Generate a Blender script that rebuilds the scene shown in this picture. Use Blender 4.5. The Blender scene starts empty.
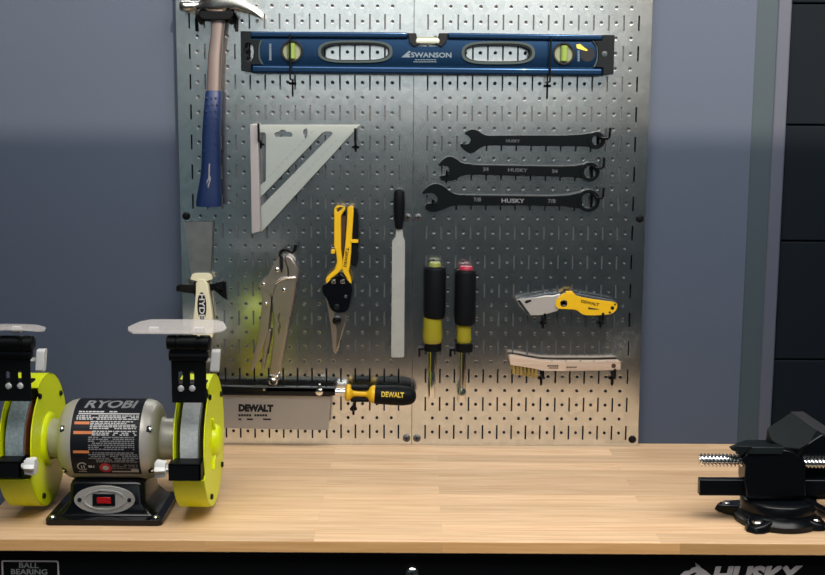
import bpy, bmesh, math, random
from mathutils import Vector, Matrix
from mathutils.geometry import tessellate_polygon

random.seed(7)
C = bpy.context.scene.collection
S = 0.0254            # everything below is written in inches
ZB = 37.5             # bench top above the floor
PI = math.pi

# ------------------------------------------------------------------ camera
F, TH, RO, CX, CD, CH = 1240.0, 0.150839, 0.00569, -0.0048, 84.01, 23.904
FWD = Vector((0, math.cos(TH), -math.sin(TH)))
DWN = Vector((0, -math.sin(TH), -math.cos(TH)))
RGT = Vector((1, 0, 0))
CAM = Vector((CX, -CD, CH))
cr, sr = math.cos(RO), math.sin(RO)

def ray(px, py):
    U, V = (px - 412.5) / F, (py - 287.5) / F
    u, v = cr * U + sr * V, -sr * U + cr * V
    return FWD + RGT * u + DWN * v

def at(px, py, y):              # point of the upright plane y seen at a pixel -> (x, z)
    d = ray(px, py); t = (y - CAM.y) / d.y
    p = CAM + d * t
    return (p.x, p.z)

def on(px, py, z=0.0):          # point of the level plane z seen at a pixel -> (x, y)
    d = ray(px, py); t = (z - CAM.z) / d.z
    p = CAM + d * t
    return (p.x, p.y)

def W(p):
    return Vector((p[0] * S, p[1] * S, (p[2] + ZB) * S))

# ------------------------------------------------------------------ materials
def mat(name, col, rough=0.5, metal=0.0, spec=0.5, coat=0.0, trans=0.0, ior=1.45, alpha=1.0,
        noise=None, bump=None, emit=None):
    m = bpy.data.materials.new(name); m.use_nodes = True
    nt = m.node_tree; b = nt.nodes['Principled BSDF']
    b.inputs['Base Color'].default_value = (*col, 1)
    b.inputs['Roughness'].default_value = rough
    b.inputs['Metallic'].default_value = metal
    b.inputs['Specular IOR Level'].default_value = spec
    b.inputs['Coat Weight'].default_value = coat
    b.inputs['Transmission Weight'].default_value = trans
    b.inputs['IOR'].default_value = ior
    b.inputs['Alpha'].default_value = alpha
    if emit:
        b.inputs['Emission Color'].default_value = (*emit[0], 1)
        b.inputs['Emission Strength'].default_value = emit[1]
    if noise or bump:
        tc = nt.nodes.new('ShaderNodeTexCoord')
        n = nt.nodes.new('ShaderNodeTexNoise')
        n.inputs['Scale'].default_value = (noise or bump)[0]
        n.inputs['Detail'].default_value = 5
        nt.links.new(tc.outputs['Object'], n.inputs['Vector'])
        if noise:
            mx = nt.nodes.new('ShaderNodeMix'); mx.data_type = 'RGBA'
            a = noise[1]
            mx.inputs[6].default_value = (*[c * (1 - a) for c in col], 1)
            mx.inputs[7].default_value = (*[min(1, c * (1 + a)) for c in col], 1)
            nt.links.new(n.outputs['Fac'], mx.inputs[0])
            nt.links.new(mx.outputs[2], b.inputs['Base Color'])
        if bump:
            bp = nt.nodes.new('ShaderNodeBump'); bp.inputs['Strength'].default_value = bump[1]
            bp.inputs['Distance'].default_value = 0.001
            nt.links.new(n.outputs['Fac'], bp.inputs['Height'])
            nt.links.new(bp.outputs['Normal'], b.inputs['Normal'])
    return m

def wall_mat():
    m = mat('painted wall', (0.053, 0.071, 0.111), 0.75, noise=(3.0, 0.05))
    nt = m.node_tree; b = nt.nodes['Principled BSDF']
    tc = nt.nodes.new('ShaderNodeTexCoord')
    n = nt.nodes.new('ShaderNodeTexNoise'); n.inputs['Scale'].default_value = 220; n.inputs['Detail'].default_value = 3
    bp = nt.nodes.new('ShaderNodeBump'); bp.inputs['Strength'].default_value = 0.12; bp.inputs['Distance'].default_value = 0.001
    nt.links.new(tc.outputs['Object'], n.inputs['Vector']); nt.links.new(n.outputs['Fac'], bp.inputs['Height'])
    nt.links.new(bp.outputs['Normal'], b.inputs['Normal'])
    return m

def galv_mat():                 # galvanised sheet steel: fine spangle in colour and gloss
    m = mat('galvanised steel', (0.66, 0.69, 0.69), 0.27, 1.0)
    nt = m.node_tree; b = nt.nodes['Principled BSDF']
    tc = nt.nodes.new('ShaderNodeTexCoord')
    v = nt.nodes.new('ShaderNodeTexVoronoi'); v.inputs['Scale'].default_value = 95
    nt.links.new(tc.outputs['Object'], v.inputs['Vector'])
    n = nt.nodes.new('ShaderNodeTexNoise'); n.inputs['Scale'].default_value = 14; n.inputs['Detail'].default_value = 6
    nt.links.new(tc.outputs['Object'], n.inputs['Vector'])
    mr = nt.nodes.new('ShaderNodeMapRange')
    mr.inputs['To Min'].default_value = 0.16; mr.inputs['To Max'].default_value = 0.23
    nt.links.new(n.outputs['Fac'], mr.inputs['Value'])
    nt.links.new(mr.outputs[0], b.inputs['Roughness'])
    hs = nt.nodes.new('ShaderNodeSeparateColor'); nt.links.new(v.outputs['Color'], hs.inputs[0])
    mx = nt.nodes.new('ShaderNodeMix'); mx.data_type = 'RGBA'
    mx.inputs[6].default_value = (0.70, 0.73, 0.735, 1); mx.inputs[7].default_value = (0.80, 0.825, 0.83, 1)
    nt.links.new(hs.outputs[0], mx.inputs[0]); nt.links.new(mx.outputs[2], b.inputs['Base Color'])
    return m

def wood_mat(name, stave_l, stave_w, dark, lite, rough=0.42, gscale=1.0):
    m = bpy.data.materials.new(name); m.use_nodes = True
    nt = m.node_tree; b = nt.nodes['Principled BSDF']
    b.inputs['Roughness'].default_value = rough
    b.inputs['Specular IOR Level'].default_value = 0.35
    tc = nt.nodes.new('ShaderNodeTexCoord')
    br = nt.nodes.new('ShaderNodeTexBrick')
    br.offset = 0.37; br.inputs['Scale'].default_value = 1.0
    br.inputs['Brick Width'].default_value = stave_l * S
    br.inputs['Row Height'].default_value = stave_w * S
    br.inputs['Mortar Size'].default_value = 0.0004
    br.inputs['Mortar Smooth'].default_value = 0.6
    br.inputs['Color1'].default_value = (0, 0, 0, 1); br.inputs['Color2'].default_value = (1, 1, 1, 1)
    br.inputs['Mortar'].default_value = (0.3, 0.3, 0.3, 1)
    nt.links.new(tc.outputs['Object'], br.inputs['Vector'])
    # per-stave tone
    mp = nt.nodes.new('ShaderNodeMapping'); mp.inputs['Scale'].default_value = (7 * gscale, 150 * gscale, 150 * gscale)
    nt.links.new(tc.outputs['Object'], mp.inputs['Vector'])
    off = nt.nodes.new('ShaderNodeVectorMath'); off.operation = 'ADD'
    sc = nt.nodes.new('ShaderNodeVectorMath'); sc.operation = 'SCALE'; sc.inputs['Scale'].default_value = 9.0
    nt.links.new(br.outputs['Color'], sc.inputs[0])
    nt.links.new(mp.outputs[0], off.inputs[0]); nt.links.new(sc.outputs[0], off.inputs[1])
    n = nt.nodes.new('ShaderNodeTexNoise'); n.inputs['Scale'].default_value = 1.0; n.inputs['Detail'].default_value = 6
    n.inputs['Roughness'].default_value = 0.6; n.inputs['Distortion'].default_value = 0.4
    nt.links.new(off.outputs[0], n.inputs['Vector'])
    rp = nt.nodes.new('ShaderNodeValToRGB')
    rp.color_ramp.elements[0].position = 0.28; rp.color_ramp.elements[0].color = (*dark, 1)
    rp.color_ramp.elements[1].position = 0.62; rp.color_ramp.elements[1].color = (*lite, 1)
    nt.links.new(n.outputs['Fac'], rp.inputs[0])
    sep = nt.nodes.new('ShaderNodeSeparateColor'); nt.links.new(br.outputs['Color'], sep.inputs[0])
    mr = nt.nodes.new('ShaderNodeMapRange'); mr.inputs['To Min'].default_value = 0.80; mr.inputs['To Max'].default_value = 1.06
    nt.links.new(sep.outputs[0], mr.inputs['Value'])
    mul = nt.nodes.new('ShaderNodeMix'); mul.data_type = 'RGBA'; mul.blend_type = 'MULTIPLY'
    mul.inputs[0].default_value = 1.0
    nt.links.new(rp.outputs[0], mul.inputs[6]); nt.links.new(mr.outputs[0], mul.inputs[7])
    nt.links.new(mul.outputs[2], b.inputs['Base Color'])
    bp = nt.nodes.new('ShaderNodeBump'); bp.inputs['Strength'].default_value = 0.08; bp.inputs['Distance'].default_value = 0.001
    nt.links.new(n.outputs['Fac'], bp.inputs['Height']); nt.links.new(bp.outputs['Normal'], b.inputs['Normal'])
    return m

M = dict(
    wall=wall_mat(), galv=galv_mat(),
    wood=wood_mat('butcher block', 19, 1.7, (0.62, 0.375, 0.20), (0.80, 0.56, 0.345)),
    edge=wood_mat('butcher block edge', 13, 2.4, (0.74, 0.40, 0.155), (0.88, 0.51, 0.225)),
    brushwood=wood_mat('pale beech', 40, 3, (0.46, 0.345, 0.265), (0.58, 0.45, 0.36), 0.55),
    trim_teal=mat('grey green trim paint', (0.028, 0.046, 0.062), 0.7, noise=(2, .05)),
    trim_lite=mat('lilac grey trim paint', (0.056, 0.066, 0.099), 0.6, noise=(2, .05)),
    door=mat('near black door paint', (0.005, 0.008, 0.012), 0.7, spec=0.08, noise=(4, .1)),
    backer=mat('pale grey board', (0.10, 0.105, 0.115), 0.8, noise=(5, .05)),
    floor=mat('dark concrete', (0.022, 0.022, 0.025), 0.7, noise=(3, .2)),
    flag=mat('dark beam paint', (0.03, 0.03, 0.03), 0.8, noise=(3, .1)),
    black=mat('black powder coat', (0.0025, 0.003, 0.004), 0.5, spec=0.22, noise=(40, .2), bump=(500, .1)),
    blackgloss=mat('glossy black enamel', (0.0022, 0.003, 0.005), 0.2, spec=0.4, noise=(10, .2)),
    blackcast=mat('black painted cast iron', (0.0025, 0.0035, 0.005), 0.27, spec=0.3, noise=(30, .25), bump=(160, .25)),
    jawteal=mat('dark grey cast jaw', (0.004, 0.0075, 0.009), 0.5, spec=0.3, noise=(30, .25), bump=(140, .2)),
    jawedge=mat('worn jaw steel', (0.035, 0.035, 0.04), 0.5, 0.4, noise=(60, .2)),
    rubber=mat('black rubber', (0.003, 0.004, 0.006), 0.55, spec=0.13, noise=(60, .2)),
    plastic=mat('black plastic', (0.004, 0.005, 0.007), 0.42, spec=0.3, noise=(50, .2)),
    shank=mat('satin hammer steel', (0.30, 0.25, 0.245), 0.36, 0.75, noise=(30, .05)),
    alumark=mat('faint cast marks', (0.29, 0.31, 0.30), 0.55, 0.35, noise=(40, .05)),
    screwbright=mat('bright zinc screw', (0.72, 0.73, 0.74), 0.4, 0.5, noise=(50, .05)),
    screwgrey=mat('dull screw steel', (0.13, 0.135, 0.14), 0.5, 0.8, noise=(50, .1)),
    drivershaft=mat('mirror steel', (0.60, 0.57, 0.54), 0.09, 1.0, noise=(30, .05)),
    hook=mat('black hook steel', (0.003, 0.0035, 0.005), 0.45, spec=0.15, noise=(50, .2)),
    chrome=mat('bright chrome', (0.82, 0.83, 0.84), 0.16, 1.0, noise=(40, .05)),
    steel=mat('polished steel', (0.62, 0.60, 0.58), 0.24, 1.0, noise=(30, .08)),
    satin=mat('satin nickel', (0.54, 0.48, 0.435), 0.36, 1.0, noise=(35, .12), bump=(200, .06)),
    filesteel=mat('file steel', (0.36, 0.375, 0.37), 0.55, 0.35, noise=(60, .15), bump=(700, .5)),
    sawsteel=mat('brushed saw blade', (0.40, 0.39, 0.40), 0.40, 0.8, noise=(6, .08)),
    bladesteel=mat('tarnished blade steel', (0.46, 0.46, 0.47), 0.36, 1.0, noise=(45, .3)),
    alu=mat('cast aluminium', (0.35, 0.385, 0.375), 0.55, 0.35, noise=(40, .07), bump=(200, .12)),
    alulip=mat('machined aluminium lip', (0.38, 0.355, 0.365), 0.5, 0.35, noise=(40, .07)),
    levelblue=mat('blue anodised aluminium', (0.006, 0.030, 0.082), 0.27, 0.75, coat=0.12, noise=(8, .1)),
    levelrim=mat('grey green rubber rim', (0.02, 0.037, 0.042), 0.5, noise=(50, .1)),
    levelcap=mat('level end cap', (0.0035, 0.006, 0.009), 0.5, spec=0.15, noise=(50, .1)),
    gripblue=mat('blue nylon grip', (0.003, 0.016, 0.075), 0.5, noise=(40, .15)),
    dimple=mat('dark grip dimple', (0.004, 0.011, 0.05), 0.6, noise=(40, .15)),
    white=mat('white print', (0.55, 0.55, 0.56), 0.6, noise=(40, .04)),
    greyprint=mat('grey print', (0.22, 0.225, 0.24), 0.6, noise=(40, .04)),
    dimprint=mat('dim grey print', (0.10, 0.105, 0.115), 0.6, noise=(40, .04)),
    taupe=mat('warm grey print', (0.46, 0.42, 0.43), 0.6, noise=(40, .04)),
    silverprint=mat('pale blue print', (0.10, 0.14, 0.18), 0.5, noise=(40, .04)),
    blackprint=mat('black print', (0.005, 0.006, 0.010), 0.5, spec=0.3, noise=(40, .04)),
    brownprint=mat('dark brown print', (0.05, 0.025, 0.015), 0.6, noise=(40, .04)),
    goldprint=mat('yellow print', (0.62, 0.45, 0.05), 0.6, noise=(40, .04)),
    orange=mat('orange print', (0.62, 0.20, 0.07), 0.6, noise=(40, .1)),
    redprint=mat('red print', (0.50, 0.03, 0.04), 0.6, noise=(40, .1)),
    yellow=mat('yellow handle plastic', (0.70, 0.42, 0.010), 0.4, noise=(30, .06)),
    lime=mat('lime yellow guard paint', (0.73, 0.84, 0.003), 0.34, noise=(6, .05)),
    motor=mat('silver grey hammertone', (0.47, 0.45, 0.42), 0.36, 0.3, noise=(90, .06), bump=(400, .08)),
    stone=mat('grey grinding stone', (0.21, 0.265, 0.29), 0.9, noise=(230, .55), bump=(500, .6)),
    stonefine=mat('fine grey grinding stone', (0.42, 0.45, 0.47), 0.9, noise=(230, .3), bump=(500, .5)),
    blotter=mat('orange paper washer', (0.42, 0.12, 0.05), 0.8, noise=(40, .1)),
    shield=mat('frosted clear plastic', (0.70, 0.66, 0.64), 0.25, trans=0.0, alpha=0.45, spec=0.6, noise=(20, .04)),
    knob=mat('white plastic knob', (0.66, 0.67, 0.67), 0.4, noise=(30, .04)),
    plate=mat('silver switch plate', (0.42, 0.42, 0.42), 0.38, 0.5, noise=(40, .05)),
    red=mat('red switch plastic', (0.33, 0.004, 0.008), 0.3, noise=(40, .1)),
    acetate=mat('clear yellow acetate', (0.40, 0.36, 0.03), 0.16, trans=0.4, noise=(20, .1)),
    yellowcap=mat('clear yellow cap', (0.33, 0.36, 0.09), 0.2, trans=0.3, noise=(20, .1)),
    redcap=mat('clear red cap', (0.46, 0.035, 0.07), 0.2, trans=0.25, noise=(20, .1)),
    vial=mat('green vial liquid', (0.25, 0.36, 0.09), 0.12, trans=0.3, noise=(20, .1)),
    vialclear=mat('clear vial block', (0.30, 0.34, 0.23), 0.2, trans=0.4, noise=(20, .05)),
    vialtop=mat('clear top vial', (0.66, 0.74, 0.66), 0.15, trans=0.4, noise=(20, .05)),
    cream=mat('cream nylon handle', (0.68, 0.64, 0.46), 0.45, noise=(25, .05)),
    brass=mat('brass bristle wire', (0.62, 0.47, 0.14), 0.4, 0.8, noise=(200, .3)),
    knifebody=mat('bare knife metal', (0.56, 0.54, 0.52), 0.42, 0.6, noise=(40, .08)),
    knifedark=mat('slate grey knife spine', (0.05, 0.065, 0.085), 0.4, 0.3, noise=(40, .08)),
)

# ------------------------------------------------------------------ mesh builder
def rot(p, c, a):               # 2-D rotation about c
    x, y = p[0] - c[0], p[1] - c[1]
    return (c[0] + x * math.cos(a) - y * math.sin(a), c[1] + x * math.sin(a) + y * math.cos(a))

def circ(c, r, n=20, a0=0.0, rz=None):
    return [(c[0] + r * math.cos(a0 + 2 * PI * i / n), c[1] + (rz or r) * math.sin(a0 + 2 * PI * i / n)) for i in range(n)]

def rrect(x0, x1, z0, z1, r, n=5):
    o = []
    for cx, cz, a in ((x1 - r, z1 - r, 0), (x0 + r, z1 - r, PI / 2), (x0 + r, z0 + r, PI), (x1 - r, z0 + r, 1.5 * PI)):
        for i in range(n + 1):
            t = a + PI / 2 * i / n
            o.append((cx + r * math.cos(t), cz + r * math.sin(t)))
    return o

def smooth_poly(pts, it=1):     # Chaikin corner cutting of a closed outline
    for _ in range(it):
        q = []
        for i in range(len(pts)):
            a, b = pts[i], pts[(i + 1) % len(pts)]
            q.append((a[0] * .75 + b[0] * .25, a[1] * .75 + b[1] * .25))
            q.append((a[0] * .25 + b[0] * .75, a[1] * .25 + b[1] * .75))
        pts = q
    return pts

class MB:
    def __init__(s):
        s.v = []; s.f = []; s.mi = []; s.cur = 0
    def face(s, ids):
        s.f.append(tuple(ids)); s.mi.append(s.cur)
    def box(s, x0, x1, y0, y1, z0, z1):
        b = len(s.v)
        s.v += [(x, y, z) for z in (z0, z1) for y in (y0, y1) for x in (x0, x1)]
        for q in ((0, 2, 3, 1), (4, 5, 7, 6), (0, 1, 5, 4), (2, 6, 7, 3), (0, 4, 6, 2), (1, 3, 7, 5)):
            s.face([b + i for i in q])
        return s
    def prism(s, out, w0, w1, holes=(), m=None):    # outline (u, v) swept in w; default upright plate: u = x, v = z, w = y
        m = m or (lambda u, v, w: (u, w, v))
        loops = [list(out)] + [list(h) for h in holes]
        tri = tessellate_polygon([[Vector((p[0], p[1], 0)) for p in l] for l in loops])
        flat = [p for l in loops for p in l]; n = len(flat); b = len(s.v)
        s.v += [m(p[0], p[1], w0) for p in flat] + [m(p[0], p[1], w1) for p in flat]
        for t in tri:
            s.face([b + i for i in t]); s.face([b + n + i for i in reversed(t)])
        k = 0
        for l in loops:
            L = len(l)
            for i in range(L):
                j = (i + 1) % L
                s.face((b + k + i, b + k + j, b + n + k + j, b + n + k + i))
            k += L
        return s
    def sheet(s, out, w, m=None, holes=()):         # a printed mark: one flat layer
        m = m or (lambda u, v, w: (u, w, v))
        loops = [list(out)] + [list(h) for h in holes]
        tri = tessellate_polygon([[Vector((p[0], p[1], 0)) for p in l] for l in loops])
        flat = [p for l in loops for p in l]; b = len(s.v)
        s.v += [m(p[0], p[1], w) for p in flat]
        for t in tri: s.face([b + i for i in t])
        return s
    def loft(s, rings, cap=True):
        b = len(s.v); n = len(rings[0])
        for r in rings: s.v += list(r)
        for k in range(len(rings) - 1):
            for i in range(n):
                j = (i + 1) % n
                s.face((b + k * n + i, b + k * n + j, b + (k + 1) * n + j, b + (k + 1) * n + i))
        if cap:
            s.face([b + i for i in range(n)]); s.face([b + (len(rings) - 1) * n + i for i in reversed(range(n))])
        return s
    def tube(s, path, r, n=10, cap=True):
        path = [Vector(p) for p in path]; rings = []
        rs = r if isinstance(r, (list, tuple)) else [r] * len(path)
        up = None
        for i, p in enumerate(path):
            t = (path[min(i + 1, len(path) - 1)] - path[max(i - 1, 0)]).normalized()
            if up is None:
                up = t.orthogonal().normalized()
            a = (up - t * up.dot(t)).normalized(); up = a; b_ = t.cross(a)
            rings.append([tuple(p + (a * math.cos(2 * PI * k / n) + b_ * math.sin(2 * PI * k / n)) * rs[i]) for k in range(n)])
        return s.loft(rings, cap)
    def lathe(s, o, ax, prof, n=28, cap=True):      # prof = [(along, radius)...]
        o = Vector(o); ax = Vector(ax).normalized(); a = ax.orthogonal().normalized(); b_ = ax.cross(a)
        rings = [[tuple(o + ax * d + (a * math.cos(2 * PI * k / n) + b_ * math.sin(2 * PI * k / n)) * max(r, 1e-4)) for k in range(n)] for d, r in prof]
        return s.loft(rings, cap)
    def text(s, txt, m, bold=0.0, shear=0.0, cuts=0):       # glyphs mapped from the unit square by m(u, v)
        cu = bpy.data.curves.new('glyphs', 'FONT'); cu.body = txt; cu.offset = bold; cu.shear = shear; cu.resolution_u = 3
        o = bpy.data.objects.new('glyphs', cu); C.objects.link(o)
        bpy.context.view_layer.update()
        me = bpy.data.meshes.new_from_object(o.evaluated_get(bpy.context.evaluated_depsgraph_get()))
        if cuts:
            yy = [v.co.y for v in me.vertices]; bm = bmesh.new(); bm.from_mesh(me)
            for t in range(1, cuts + 1):
                bmesh.ops.bisect_plane(bm, geom=bm.verts[:] + bm.edges[:] + bm.faces[:], plane_co=(0, min(yy) + (max(yy) - min(yy)) * t / (cuts + 1), 0), plane_no=(0, 1, 0))
            bm.to_mesh(me); bm.free()
        xs = [v.co.x for v in me.vertices]; ys = [v.co.y for v in me.vertices]
        x0, x1, y0, y1 = min(xs), max(xs), min(ys), max(ys)
        b = len(s.v)
        s.v += [m((v.co.x - x0) / (x1 - x0), (v.co.y - y0) / (y1 - y0)) for v in me.vertices]
        for p in me.polygons: s.face([b + i for i in p.vertices])
        bpy.data.objects.remove(o); bpy.data.curves.remove(cu); bpy.data.meshes.remove(me)
        return s
    def build(s, name, material, parent=None, bevel=0.0, seg=2, angle=35, origin=None, smooth=True, recalc=True):
        mats = material if isinstance(material, (list, tuple)) else [material]
        me = bpy.data.meshes.new(name)
        if parent is not None: org = Vector(parent['_o'])
        elif origin is not None: org = Vector(origin)
        else:
            xs, ys, zs = zip(*s.v); org = Vector(((min(xs) + max(xs)) / 2, (min(ys) + max(ys)) / 2, min(zs)))
        me.from_pydata([tuple((Vector(v) - org) * S) for v in s.v], [], s.f)
        for mm in mats: me.materials.append(mm)
        me.polygons.foreach_set('material_index', s.mi)
        if recalc:
            bm = bmesh.new(); bm.from_mesh(me)
            bmesh.ops.recalc_face_normals(bm, faces=bm.faces[:]); bm.to_mesh(me); bm.free()
        if smooth:
            me.shade_smooth(); me.set_sharp_from_angle(angle=math.radians(angle))
        o = bpy.data.objects.new(name, me); C.objects.link(o)
        if parent is not None:
            o.parent = parent
            o['_o'] = parent['_o']
        else:
            o.location = W(org); o['_o'] = tuple(org)
        if bevel:
            md = o.modifiers.new('bevel', 'BEVEL'); md.width = bevel * S; md.segments = seg
            md.limit_method = 'ANGLE'; md.angle_limit = math.radians(40); md.harden_normals = False
        return o

def thing(name, org, label, cat, group=None):
    o = bpy.data.objects.new(name, None); C.objects.link(o)
    o.empty_display_size = 0.02
    o.location = W(org); o['_o'] = tuple(org)
    o['label'] = label; o['category'] = cat
    if group: o['group'] = group
    return o

def tag(o, label, cat, group=None):
    o['label'] = label; o['category'] = cat
    if group: o['group'] = group
    return o

def struct(o):
    o['kind'] = 'structure'; return o

def copy_thing(o, dx=0, dy=0, dz=0):
    c = o.copy(); C.objects.link(c)
    c.location = o.location + Vector((dx, dy, dz)) * S
    org = Vector(o['_o']) + Vector((dx, dy, dz)); c['_o'] = tuple(org)
    for ch in list(o.children):
        d = ch.copy(); C.objects.link(d); d.parent = c
        for g in list(ch.children):
            e = g.copy(); C.objects.link(e); e.parent = d
    return c

def pl(pts, y):                 # pixel outline -> (x, z) on the plane y
    return [at(p[0], p[1], y) for p in pts]

def tmap(ll, lr, ul, y):        # text frame given by three pixel corners on the plane y
    a, b, c = at(*ll, y), at(*lr, y), at(*ul, y)
    return lambda u, v: (a[0] + (b[0] - a[0]) * u + (c[0] - a[0]) * v, y, a[1] + (b[1] - a[1]) * u + (c[1] - a[1]) * v)

def print_(txt, ll, lr, ul, y, m, parent, name='lettering', bold=0.0, shear=0.0, label=None):
    o = MB().text(txt, tmap(ll, lr, ul, y), bold, shear).build(name, m, parent, smooth=False, recalc=False)
    if label: o['label'] = label
    return o

# ------------------------------------------------------------------ setting
WY = 0.8                                            # wall face behind the panels
struct(MB().box(-120, 22.93, WY, WY + 4, -ZB, 70).build('wall_back', M['wall'], smooth=False))
struct(MB().box(-120, 130, -150, WY + 4, -ZB - 3, -ZB).build('floor', M['floor'], smooth=False))
struct(MB().box(22.93, 24.36, WY + .1, WY + 4, -ZB, 70).build('trim_1', M['trim_teal'], smooth=False))
struct(MB().box(24.36, 25.3, WY + .02, WY + 4, -ZB, 70).build('trim_2', M['trim_lite'], bevel=.12))
door = struct(MB().box(25.3, 62, WY + .9, WY + 3, -ZB, 70).build('door_1', M['door'], smooth=False))
z = 22.05
edges = [-ZB, -26.4, -18.3, -10.2, -2.1, 6.0, 14.35, 22.3, 30.4, 70]
for i in range(len(edges) - 1):
    MB().box(25.35, 61.5, WY + .35, WY + 1.0, edges[i] + .05, edges[i + 1] - .05).build('door_panel', M['door'], door, bevel=.08)
# unseen flag added behind the camera to cut the rear lamp on the wall
struct(MB().box(-150, 170, -101, -99, 64, 82.6).build('light_flag', M['flag'], smooth=False))

# a pale board fixed to the wall, seen through the slots of the panels
struct(MB().box(-14.7, 14.7, .085, .5, 5.4, 31.5).build('trim_4', M['backer'], smooth=False))

# ------------------------------------------------------------------ worktop and chest
FY = on(412, 541.2)[1]                              # front edge of the worktop
BL, BR = -24.35, 27.7
TT = 0.72
wt = thing('worktop', (1.7, (FY + WY) / 2, -TT), 'pale butcher block worktop under the grinder and vise', 'worktop')
MB().box(BL, BR, FY + .012, WY - .02, -TT, 0).build('board', M['wood'], wt, bevel=.05)
MB().box(BL + .02, BR - .02, FY, FY + .02, -TT + .05, -.05).build('front_edge', M['edge'], wt, bevel=.008)

DY = FY + .55                                       # drawer front plane
ch = thing('tool_chest', (1.7, FY + 9, -ZB), 'black metal tool chest carrying the wooden worktop', 'tool chest')
MB().box(BL + .6, BR - .6, DY + .25, WY - .4, -ZB + 5, -TT).build('body', M['black'], ch, bevel=.06)
MB().box(BL + .5, BR - .5, FY + .28, FY + 1.4, -TT - .22, -TT).build('top_rail', M['blackgloss'], ch, bevel=.05)
dz = -TT - .26
for k, hgt in enumerate((4.2, 4.2, 6.2, 6.2, 8.0)):
    dr = MB().box(BL + .9, BR - .9, DY, DY + .3, dz - hgt, dz).build('drawer', M['black'], ch, bevel=.06)
    if k: MB().tube([(BL + 3, DY - .35, dz - .9), (BR - 3, DY - .35, dz - .9)], .22, 10).build('pull_bar', M['blackgloss'], dr)
    if k == 0:
        fy = DY - .02
        lx, lz = at(412, 572.5, DY)
        mb = MB(); mb.lathe((lx, DY + .1, lz), (0, -1, 0), [(0, .40), (.22, .40), (.30, .36), (.36, .28), (.38, .24)], 24)
        lk = mb.build('lock', M['chrome'], dr)
        MB().box(lx - .04, lx + .04, DY - .30, DY - .25, lz - .14, lz + .14).build('keyhole', M['blackprint'], lk)
        # ball bearing badge
        bx0, bz1 = at(1.2, 560.2, fy); bx1, _ = at(58.7, 561, fy); bz0 = bz1 - 1.35
        mb = MB(); mb.sheet(rrect(bx0, bx1, bz0, bz1, .12), fy, holes=[rrect(bx0 + .09, bx1 - .09, bz0 + .09, bz1 - .09, .08)])
        mb.build('badge_frame', M['taupe'], dr, smooth=False, recalc=False)
        print_('BALL', (19, 567.8), (38.8, 568.2), (19, 562.3), fy, M['greyprint'], dr, bold=.02)
        print_('BEARING', (11, 574.4), (47.3, 574.8), (11, 568.9), fy, M['greyprint'], dr, bold=.02)
        print_('HUSKY', (711, 585), (803, 584.2), (711, 566.2), fy, M['taupe'], dr, name='lettering', bold=.055, shear=.22)
        # dog head emblem beside the name
        dog = [(679.5, 576), (684, 571.5), (690, 570), (692, 567.8), (696, 566.6), (695.3, 562.6), (699, 565.2), (701.5, 568.2),
               (706, 571), (711, 575), (708, 577.5), (709, 584), (700, 580), (694, 581), (688, 579)]
        eye = [(690, 574.5), (695, 572.3), (697, 573.2), (692, 576.5)]
        mb = MB(); mb.sheet(pl(dog, fy), fy, holes=[pl(eye, fy)]); mb.build('emblem', M['taupe'], dr, smooth=False, recalc=False)
    dz -= hgt + .12
for sx in (BL + 3, BR - 3):
    for sy in (FY + 3, WY - 4):
        MB().lathe((sx - .6, sy, -ZB + 2.2), (1, 0, 0), [(0, 2.0), (.1, 2.2), (1.1, 2.2), (1.2, 2.0)], 24).build('caster', M['rubber'], ch)
        MB().box(sx - .9, sx + .9, sy - 1.2, sy + 1.2, -ZB + 4.1, -ZB + 5.05).build('caster_plate', M['steel'], ch, bevel=.05)

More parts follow.
